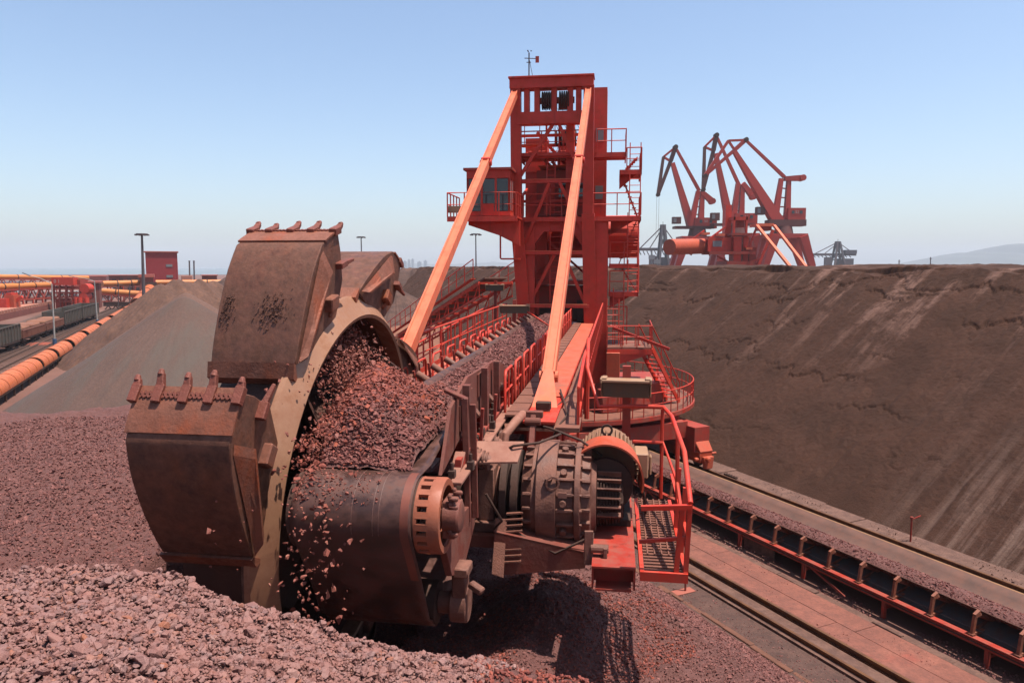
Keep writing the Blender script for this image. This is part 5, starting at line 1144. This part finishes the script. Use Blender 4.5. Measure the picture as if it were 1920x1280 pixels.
for k,(x0,x1,py,Y,mm,lab) in enumerate(((-20,60,529,300,mat('blue_sheet',(.10,.14,.24),None),'blue sheds seen through the far gallery'),(20,150,547,240,mat('pale_sheet',(.50,.42,.40),None),'pale low sheds behind the nearer gallery'),(-20,40,541,260,mat('blue_sheet',(.10,.14,.24),None),'small blue sheds left under the nearer gallery'),(190,215,541,215,mat('pale_sheet',(.5,.42,.4),None),'pale tanks behind the tracks'))):
    B_, a, c, x, y = block('shed', x0, x1, py, Y, 6, mm, lab)
    n = 6
    for i in range(n): MB().box(V((a.x,a.y,0))+x*(c-a).length*(i+.5)/n-y*.06+Zv*a.z*.5, ((c-a).length/n*.45,.1,a.z*.5), (x,y,Zv)).build('opening', DARK, B_)
# pale slab terrace with a toothed edge
s0, s1 = gz(-30, 608), gz(98, 578); sd = (s1-s0).normalized(); sx = sd.cross(Zv).normalized()
b = MB(); b.prism([s0, s1, s1-sx*48, s0-sx*48], Zv*1.5); b.build('terrace', SLAB, None, label='broad pale pink slab terrace left of the train', kind='structure')
EW = thing('edge_wall', s0.lerp(s1,.5), 'toothed pinkish retaining wall along the slab terrace', 'wall')
b = MB(); b.prism([s0+sx*.02, s1+sx*.02, s1+sx*.4, s0+sx*.4], Zv*1.2); b.build('wall_base', DULLW, EW)
n = 26
for i in range(n): q = s0.lerp(s1,(i+.5)/n)+sx*.2; MB().box(q+Zv*1.5, (.8,.42,.6), (sd,sx,Zv)).build('tooth_block', SLAB, EW)
b = MB(); q0, q1 = gz(-30,648), gz(98,592)
DP = thing('discharge_pipe', q0.lerp(q1,.5), 'long dark pipeline between the train and the slab terrace', 'pipeline')
b.cyl(q0+Zv*.8, q1+Zv*.8, .45, n=12); b.build('pipe', SLEEP, DP, smooth=50); b = MB(); b.cyl(q0+Zv*.5+sx*1.5, q1+Zv*.5+sx*1.5, .35, n=12); b.build('pipe', WAGF, DP, smooth=50)
for k in range(8): q = q0.lerp(q1,(k+.5)/8); MB().box(q+Zv*.25, (.4,2.6,.5), (sd,sx,Zv)).build('saddle', CONC, DP)
# red stacker with number
K = lambda px, py, Y=168: P(px, py, Y)
SK = thing('stacker', gz(133, 580), 'red stacker machine numbered 0 1 standing behind the train', 'stacker')
def kb(x0, x1, y0, y1, Y0, Y1, name, m, par=None):
    a, c = K(x0,y1,Y0), K(x1,y0,Y0); b = MB(); b.hexa([V((a.x,Y0,a.z)),V((c.x,Y0,a.z)),V((c.x,Y1,a.z)),V((a.x,Y1,a.z)),V((a.x,Y0,c.z)),V((c.x,Y0,c.z)),V((c.x,Y1,c.z)),V((a.x,Y1,c.z))]); return b.build(name, m, par or SK)
kb(97,137,520,534.5,168,170,'number_board',RED); text(SK,'0 1',tuple(K(106.5,527.5,167.9)),(1,0,0),(0,0,1),1.15,WHITE,'board_number')
b = MB()
for x_ in (101,112,124,136,150): b.beam(K(x_,580,169), K(x_,534,169), .35,.35, Yv); b.beam(K(x_,580,173), K(x_,534,173), .35,.35, Yv)
for y_ in (541,549,557,565): b.beam(K(99,y_,169), K(160,y_,169), .22,.3); b.beam(K(99,y_,173), K(160,y_,173), .22,.3)
for i in range(5): b.beam(K(101+11*i,565,169), K(112+11*i,549,169), .15,.15,Yv)
b.build('frame', REDD, SK)
for (x0,x1,y0,y1) in ((137,150,524,534),(104,133,536,541),(105,118,560,578),(136,148,556,579)): kb(x0,x1,y0,y1,169.4,172.5,'machine_box',REDD if y0 < 550 else RED)
for (x_,r,y_) in ((158,1.1,541),(156,.9,556)): b = MB(); q = K(x_,y_,168.5); b.cyl(q, q+Yv*2.2, r, n=20); b.build('drum', RED, SK, smooth=40)
for x_ in (145,152,164): b = MB(); b.cyl(K(x_,581,168.6), K(x_-2,558,168.6), .55, n=12); b.build('hydraulic_leg', RED, SK, smooth=40)
S2 = thing('loader', gz(12, 585), 'small orange red loader machine at the left edge', 'loader')
kb(-6,11,560,583,150,153,'body',RED,S2); kb(9,25,553,577,151,153,'cab',ORANGE,S2); kb(11,21,549,553,151,153,'roof',RED,S2)
b = MB(); b.beam(K(22,570,152), K(42,556,152), .5,.6); b.build('arm', RED, S2)
FN = thing('yard_gate', gz(232, 580), 'dark low barrier with crossed legs beyond the tracks', 'barrier')
b = MB(); y0 = gz(232,580).y
for i in range(5): b.beam(K(196+14*i,581,y0), K(203+14*i,573,y0), .2,.2,Yv); b.beam(K(210+14*i,581,y0), K(203+14*i,573,y0), .2,.2,Yv)
b.build('crossed_leg', DARK, FN); MB().beam(K(194,570,y0+14), K(262,570,y0+14), .2,1.1).build('rail_bar', DARK, FN); MB().beam(K(194,573,y0), K(262,573,y0), .15,.2).build('rail_bar', DARK, FN)
for k,(px,pb,pt,lab) in enumerate(((36,585,527,'thin far pole with a crossbar left of the nearer lamp post'),(222,577,531,'thin far pole with a crossbar just left of the hooded incline'),(243,577,534,'short far pole with a crossbar beside the hooded incline'))):
    q = gz(px, pb); tp = P(px, pt, q.y); t = thing('utility_pole', q, lab, 'pole')
    b = MB(); b.cyl(q, tp, .13, .09, 8); b.build('pole', FARGREY, t, smooth=50); MB().beam(tp-Vv*.9-Zv*.4, tp+Vv*.9-Zv*.4, .12,.12).build('crossbar', FARGREY, t)
# ================================================================== PORT CRANES
def crane(Y, nodes, label, m=CRANE, num=True, dark=0.0):
    D = lambda p, dy=0: P(1180+p[0]/4.267, 220+p[1]/4.267, Y)+Yv*dy
    sc = Y/1350/4.267; t = thing('portal_crane', V((D(nodes['house'][0]).x, Y, 0)), label, 'crane', 'portal cranes on the quay')
    g = nodes
    def bm(a, c, w0, w1=None, name='jib', mm=None, par=None, dy=0):
        w1 = w1 or w0; b = MB(); b.beam(D(a,dy), D(c,dy), w0*sc, w0*sc*1.1, Yv, w1*sc, w1*sc*1.1); return b.build(name, mm or m, par or t)
    bm(g['foot'], g['head'], g.get('bw',60), 30, 'main_jib'); 
    fj = bm(g['back'], g['nose'], 20, 26, 'fly_jib', g.get('jm', m)); bm(g['mid'], g['nose'], 26, 22, 'fly_jib_chord', g.get('jm', m), fj); bm(g['top'], g['mid'], 30, 30, 'fly_jib_chord', g.get('jm', m), fj); bm(g['top'], g['back'], 16, 16, 'fly_jib_chord', m, fj); bm(g['back'], g['mid'], 16, 16, 'fly_jib_chord', m, fj)
    bm(g['top'], g['tie'], 18, 24, 'tie_bar')
    q = D(g['top']); b = MB(); b.cyl(q-Yv*1.2, q+Yv*1.2, 18*sc, n=16); b.build('head_sheave', DARK, t)
    q = D(g['nose']); b = MB(); b.cyl(q-Yv*1.0, q+Yv*1.0, 15*sc, n=14); b.build('nose_sheave', DARK, t)
    for a, c in g['tower']: bm(a, c, 46, 30, 'a_frame')
    for k in range(4):
        (p0, p1), (q0, q1) = g['tower'][0], g['tower'][1]; f_ = (k+.6)/4.6; bm((p0[0]+(p1[0]-p0[0])*f_, p0[1]+(p1[1]-p0[1])*f_), (q0[0]+(q1[0]-q0[0])*f_, q0[1]+(q1[1]-q0[1])*f_), 9, 9, 'a_frame_rung')
    a, c = g['cw']; bm(a, c, 34, 44, 'counterweight_arm'); q = D(c); b = MB(); b.cyl(q-Yv*1.6, q+Yv*1.6, 24*sc, n=18); b.build('counterweight', m, t, smooth=40)
    def bx(r, name, mm, d0=-2.2, d1=2.2):
        (x0,y0),(x1,y1) = r; p, q = D((x0,y1)), D((x1,y0)); b = MB(); b.hexa([V((p.x,Y+d0,p.z)),V((q.x,Y+d0,p.z)),V((q.x,Y+d1,p.z)),V((p.x,Y+d1,p.z)),V((p.x,Y+d0,q.z)),V((q.x,Y+d0,q.z)),V((q.x,Y+d1,q.z)),V((p.x,Y+d1,q.z))]); return b.build(name, mm, t)
    hs = bx(g['house'], 'machinery_house', m)
    (x0,y0),(x1,y1) = g['house']
    for fx in (.28,.72):
        p = D((x0+(x1-x0)*fx, y0+(y1-y0)*.35), -2.25); MB().box(p, (22*sc,.1,24*sc)).build('window_pane', GLASS, hs)
    if g.get('num'): text(hs, g['num'], tuple(D((x0+(x1-x0)*.5, y0+(y1-y0)*.35), -2.28)), (1,0,0), (0,0,1), 30*sc, WHITE, 'house_number')
    bx(g['deck'], 'slewing_deck', CRANED, -2.6, 2.6); cb = bx(g['cab'], 'driver_cab', CRANED, -1.2, 1.2)
    (x0,y0),(x1,y1) = g['cab']; MB().box(D((x0+(x1-x0)*.25,(y0+y1)/2),-1.25), ((x1-x0)*.35*sc,.08,(y1-y0)*.6*sc)).build('window_pane', GREYM, cb)
    xc = g['axis']; yb = g['base']
    q = D((xc, g['deck'][1][1])); b = MB(); b.cyl(q-Zv*60*sc, q, 75*sc, 62*sc, 20); b.build('slewing_ring', CRANED, t, smooth=40)
    pt = (xc, g['deck'][1][1]+62)
    bx(((xc-150, pt[1]),(xc+150, pt[1]+34)), 'portal_girder', m, -5, 5)
    for sg in (-1,1):
        for dy in (-4.6,4.6): bm((xc+sg*110, pt[1]+20), (xc+sg*185, yb), 64, 44, 'portal_leg', m, None, dy)
    b = MB()
    for (a, c) in ((g['back'], g['nose']), (g['top'], g['tie'])):
        for k in range(14):
            p = D(a).lerp(D(c), (k+.5)/14); b.beam(p, p+V((1,0,.8)).normalized()*15*sc, .06,.06)
    b.build('railing', CRANED, t)
    if g.get('rope'):
        q = D(g['nose']); b = MB()
        for e in (-10,8): b.tube([q+Xv*e*sc, q+Xv*e*sc-Zv*330*sc], .05, 5)
        b.build('hoist_rope', CRANED, t)
    return t
crane(285, dict(foot=(495,875),head=(345,365),top=(368,240),back=(272,318),mid=(330,352),nose=(230,620),tie=(560,590),tower=(((490,878),(550,590)),((568,878),(585,590))),cw=((580,600),(660,672)),house=((512,805),(690,890)),deck=((355,872),(665,892)),cab=((343,798),(410,852)),axis=545,base=1195,jm=CRANED,rope=True,num='50'), 'leftmost portal crane with its dark jib tip hanging low and ropes down')
crane(280, dict(foot=(805,855),head=(690,290),top=(695,145),back=(602,238),mid=(672,268),nose=(592,580),tie=(880,550),tower=(((825,860),(868,530)),((890,860),(905,540))),cw=((905,528),(988,636)),house=((835,770),(1012,852)),deck=((665,850),(985,868)),cab=((650,765),(718,825)),axis=860,base=1195,jm=CRANED,num='51'), 'middle portal crane with the tallest pointed head')
crane(262, dict(foot=(1185,840),head=(838,270),top=(930,182),back=(792,188),mid=(842,262),nose=(605,468),tie=(1240,478),tower=(((1160,835),(1215,490)),((1258,835),(1275,500))),cw=((1240,492),(1380,486)),house=((1252,728),(1395,825)),deck=((1100,822),(1395,872)),cab=((1012,718),(1080,780)),axis=1235,base=1195,bw=86,num='52'), 'rightmost portal crane with its jib folded left over the middle crane')
# second reclaimer in front of the cranes
R2 = thing('far_reclaimer', V((P(1400,500,135).x,135,0)), 'second red reclaimer with an orange drum counterweight in front of the cranes', 'reclaimer')
Q = lambda x, y, Y=135: P(1180+x/4.267, 220+y/4.267, Y)
b = MB(); b.cyl(Q(320,1038,130), Q(600,1030,137), 1.42, n=28); b.build('counterweight_drum', ORANGE, R2, smooth=40)
def qb(x0, y0, x1, y1, Y0, Y1, name, m=RED):
    a, c = Q(x0,y1,Y0), Q(x1,y0,Y0); b = MB(); b.hexa([V((a.x,Y0,a.z)),V((c.x,Y0,a.z)),V((c.x,Y1,a.z)),V((a.x,Y1,a.z)),V((a.x,Y0,c.z)),V((c.x,Y0,c.z)),V((c.x,Y1,c.z)),V((a.x,Y1,c.z))]); return b.build(name, m, R2)
qb(628,962,820,1078,134,138,'machine_house'); qb(668,988,742,1035,133.9,134,'window_pane',GREYM); qb(832,955,900,1195,133,136,'tower_column'); qb(905,955,955,1195,134,137,'tower_column')
qb(830,790,850,955,133,133.6,'tower_post'); qb(930,790,950,955,133,133.6,'tower_post'); qb(830,795,955,822,133,136,'tower_beam'); qb(860,815,920,880,134.5,136,'winch_box',REDD); qb(765,700,820,960,135.5,137.5,'rear_column'); qb(820,925,980,945,132.5,137,'platform',REDD); qb(640,1072,1010,1095,132.5,138,'platform',REDD); qb(955,1040,1020,1180,135,137,'stair_tower',REDD)
b = MB(); b.beam(Q(520,1060), Q(765,880), .35,.35,Yv); b.beam(Q(430,1030), Q(600,905), .3,.3,Yv); b.beam(Q(430,1060), Q(500,1100), .3,.3,Yv); b.beam(Q(900,1180), Q(1010,900), .35,.35,Yv); b.beam(Q(1030,1180), Q(1150,900), .5,.5,Yv)
for k in range(6): b.beam(Q(640+60*k,1095), Q(640+60*k,1040), .1,.1,Yv)
b.beam(Q(640,1040), Q(1010,1040), .1,.1); b.beam(Q(820,880), Q(980,880), .1,.1); b.build('brace', RED, R2)
qb(1012,848,1158,872,133,136.5,'head_platform',STAY); qb(1040,872,1140,905,133.5,136,'head_box',REDD)
for x0, x1 in ((1022,1290),(1160,1415)): b = MB(); b.beam(Q(x0,868,133), Q(x1,1200,118), .45,.45,Yv); b.build('stay_beam', STAY, R2)
for (x_, y_) in ((620,930),(740,940),(960,1050)): qb(x_-25,y_-10,x_+25,y_+8,133,135,'walkway_plate',STAY)
b = MB(); b.beam(Q(840,1190), Q(1050,1130), .2,.2,Yv); b.beam(Q(700,1110), Q(840,1180), .3,.3,Yv); b.build('lower_brace', RED, R2)
qb(780,1150,1000,1260,132,139,'turntable',REDD); qb(700,1255,1080,1330,131,140,'portal_base',REDD)
# far grey ship unloaders
def unloader(Y, px, py0, wpx, hpx, label, arms):
    t = thing('ship_unloader', V((P(px,500,Y).x,Y,0)), label, 'crane', 'hazy grey cranes beyond the stockpile')
    D = lambda dx, dy: P(px+dx*wpx, py0-dy*hpx, Y)
    b = MB()
    for sg in (-1,1):
        for dy in (-5,5): b.beam(D(.14*sg,-.2)+Yv*dy, D(.03*sg,1)+Yv*dy*.4, 1.6,1.6,Yv)
        b.beam(D(.11*sg,.25), D(-.05*sg,.75), .8,.8,Yv)
    b.beam(D(-.14,.18), D(.14,.18), 1.2,1.2); b.build('leg_frame', FARGREY, t)
    b = MB(); b.beam(D(-.62,arms[0]), D(.45,arms[0]), 3.0,2.2); 
    for k in range(10): b.beam(D(-.62+.1*k,arms[0]-.04), D(-.57+.1*k,arms[0]-.14), .6,.6,Yv)
    b.build('boom', FARGREY, t)
    b = MB(); b.tube([D(0,1), D(-.6,arms[0]+.02)], .45, 5); b.tube([D(.02,.98), D(-.35,arms[0]+.02)], .4, 5); b.tube([D(0,1), D(.42,arms[0]+.02)], .45, 5); b.build('stay_cable', FARGREY, t)
    b = MB(); b.box(D(.30,arms[0]+.12), (wpx*.28*Y/1350,7,hpx*.18*Y/1350)); b.build('machinery_house', FARGREY, t)
    b = MB(); q = D(0,1); b.box(q, (4,4,1.5)); b.beam(q, q+Zv*3, .3,.3); b.build('peak', FARGREY, t)
    b = MB(); b.box(D(-.25,.10), (6,5,8)); b.box(D(.18,.06), (14,6,7)); b.build('hopper', FARGREY, t)
unloader(560, 1243, 497, 72, 74, 'hazy grey ship unloader left of the portal cranes', (.40,))
unloader(700, 1571, 494, 74, 40, 'small hazy gantry crane right of the portal cranes', (.42,))
for k,(px,h,lab) in enumerate(((1222,30,'pale thin pole structure left of the cranes'),(1232,16,'small pale tower left of the cranes'))):
    b = MB(); p = P(px,500,520); b.cyl(V((p.x,p.y,0)), P(px,500-h,520), 1.0, .6, 8); b.box(P(px,500-h*.6,520), (4,3,3)); b.build('far_pole', GREYM, None, label=lab, cat='pole')
for k,(px,pyt,lab) in enumerate(((1686,487,'tiny far pole right of the small gantry crane'),(1745,482,'tiny far pole below the hill'))):
    b = MB(); p = P(px,500,420); b.cyl(V((p.x,p.y,0)), P(px,pyt,420), .35, .25, 6); b.beam(P(px-2,pyt+3,420), P(px+2,pyt+3,420), .3,.3); b.build('far_pole', FARGREY, None, label=lab, cat='pole')
# far city and hills
lab = ['faint hazy tower block on the skyline left of the stay','slim hazy tower block beside it','low hazy block on the skyline','stepped hazy block on the skyline','tall hazy block near the stay','pair member hazy block nearest the stay','short hazy block right of the gap','last hazy block before the stay']
for k,(px,w_,h_) in enumerate(((724,6,9),(731,3,13),(737,8,8),(757,5,10),(765,4,13),(772,4,14),(783,7,9),(795,6,11))):
    a, c = P(px,500-h_,3600), P(px+w_,500,3600); b = MB(); b.box(((a.x+c.x)/2,3600,a.z/2), (abs(c.x-a.x),30,a.z)); b.box(((a.x+c.x)/2,3600,a.z+2), (abs(c.x-a.x)*.4,10,4))
    b.build('tower_block', CITY, None, label='faint hazy tower block, number %s from the left on the city skyline' % ['first','second','third','fourth','fifth','sixth','seventh','eighth'][k], cat='building', group='hazy city blocks on the skyline')
def hill(pts, Y, depth, label):
    n = 60; xs = np.linspace(pts[0][0], pts[-1][0], n); hy = np.interp(xs, [p[0] for p in pts], [p[1] for p in pts])
    rows = []
    for j in range(11):
        f_ = j/10; k = math.sin(math.pi*f_)**.8
        rows.append([tuple(V((P(x_,500,Y).x, Y+depth*(f_-.5), max(-.5, (P(x_,y_,Y).z)*k+12*pn(x_*.05,f_*4)*k)))) for x_, y_ in zip(xs, hy)])
    o = gridmesh('hill', np.array(rows), HILL); tag(o, label, None, None, 'structure')
hill([(1690,500),(1755,494),(1800,480),(1830,473),(1865,475),(1890,461),(1925,456),(1990,466),(2100,490)], 4600, 1900, 'pale hazy hill on the right horizon')
hill([(560,500),(700,497),(780,494),(860,496),(930,491),(1000,497),(1060,500)], 6800, 2000, 'very faint low hills behind the city skyline')
# ================================================================== LIGHT, AIR, CAMERA
sun_dir = (Rv*.30-Bv*.045+Zv*1.0).normalized()
el = math.asin(sun_dir.z); rot = math.atan2(sun_dir.x, sun_dir.y)
L = bpy.data.lights.new('sun', 'SUN'); L.energy = 5.0; L.angle = R_(.53); L.color = (1.0,.925,.835)
so = bpy.data.objects.new('sun', L); COL.objects.link(so); so.rotation_euler = (-sun_dir).to_track_quat('-Z','Y').to_euler(); so.location = (0,0,200)
wd_ = bpy.data.worlds.new('World'); S.world = wd_; wd_.use_nodes = True; nt = wd_.node_tree
sk = nt.nodes.new('ShaderNodeTexSky'); sk.sky_type = 'NISHITA'; sk.sun_disc = False; sk.sun_elevation = el; sk.sun_rotation = rot; sk.altitude = 0; sk.air_density = 1.0; sk.dust_density = 1.6; sk.ozone_density = 2.2
bg = nt.nodes['Background']; bg.inputs['Strength'].default_value = .108; nt.links.new(sk.outputs[0], bg.inputs[0])
HAZE = True
if HAZE:
    hm = bpy.data.materials.new('haze'); hm.use_nodes = True; n_ = hm.node_tree.nodes; n_.clear()
    ou = n_.new('ShaderNodeOutputMaterial'); pv = n_.new('ShaderNodeVolumePrincipled'); pv.inputs['Density'].default_value = 1.8e-4; pv.inputs['Color'].default_value = (.70,.755,.84,1); pv.inputs['Anisotropy'].default_value = 0
    hm.node_tree.links.new(pv.outputs[0], ou.inputs['Volume'])
    b = MB(); b.box((0,2500,109), (21000,13200,222)); o = b.build('haze', hm, None, label='thin pale haze over the yard', kind='stuff')
cam = bpy.data.cameras.new('camera'); co = bpy.data.objects.new('camera', cam); COL.objects.link(co); S.camera = co
cam.sensor_width = 36; cam.lens = 36*FPX/1920; cam.clip_start = .05; cam.clip_end = 30000
co.location = (0,0,H); co.rotation_euler = (math.pi/2-TH, 0, 0)
S.view_settings.view_transform = 'Standard'; S.view_settings.look = 'None'; S.view_settings.exposure = .9; S.view_settings.gamma = 1
S.cycles.volume_bounces = 0; S.cycles.max_bounces = 6; S.cycles.diffuse_bounces = 3
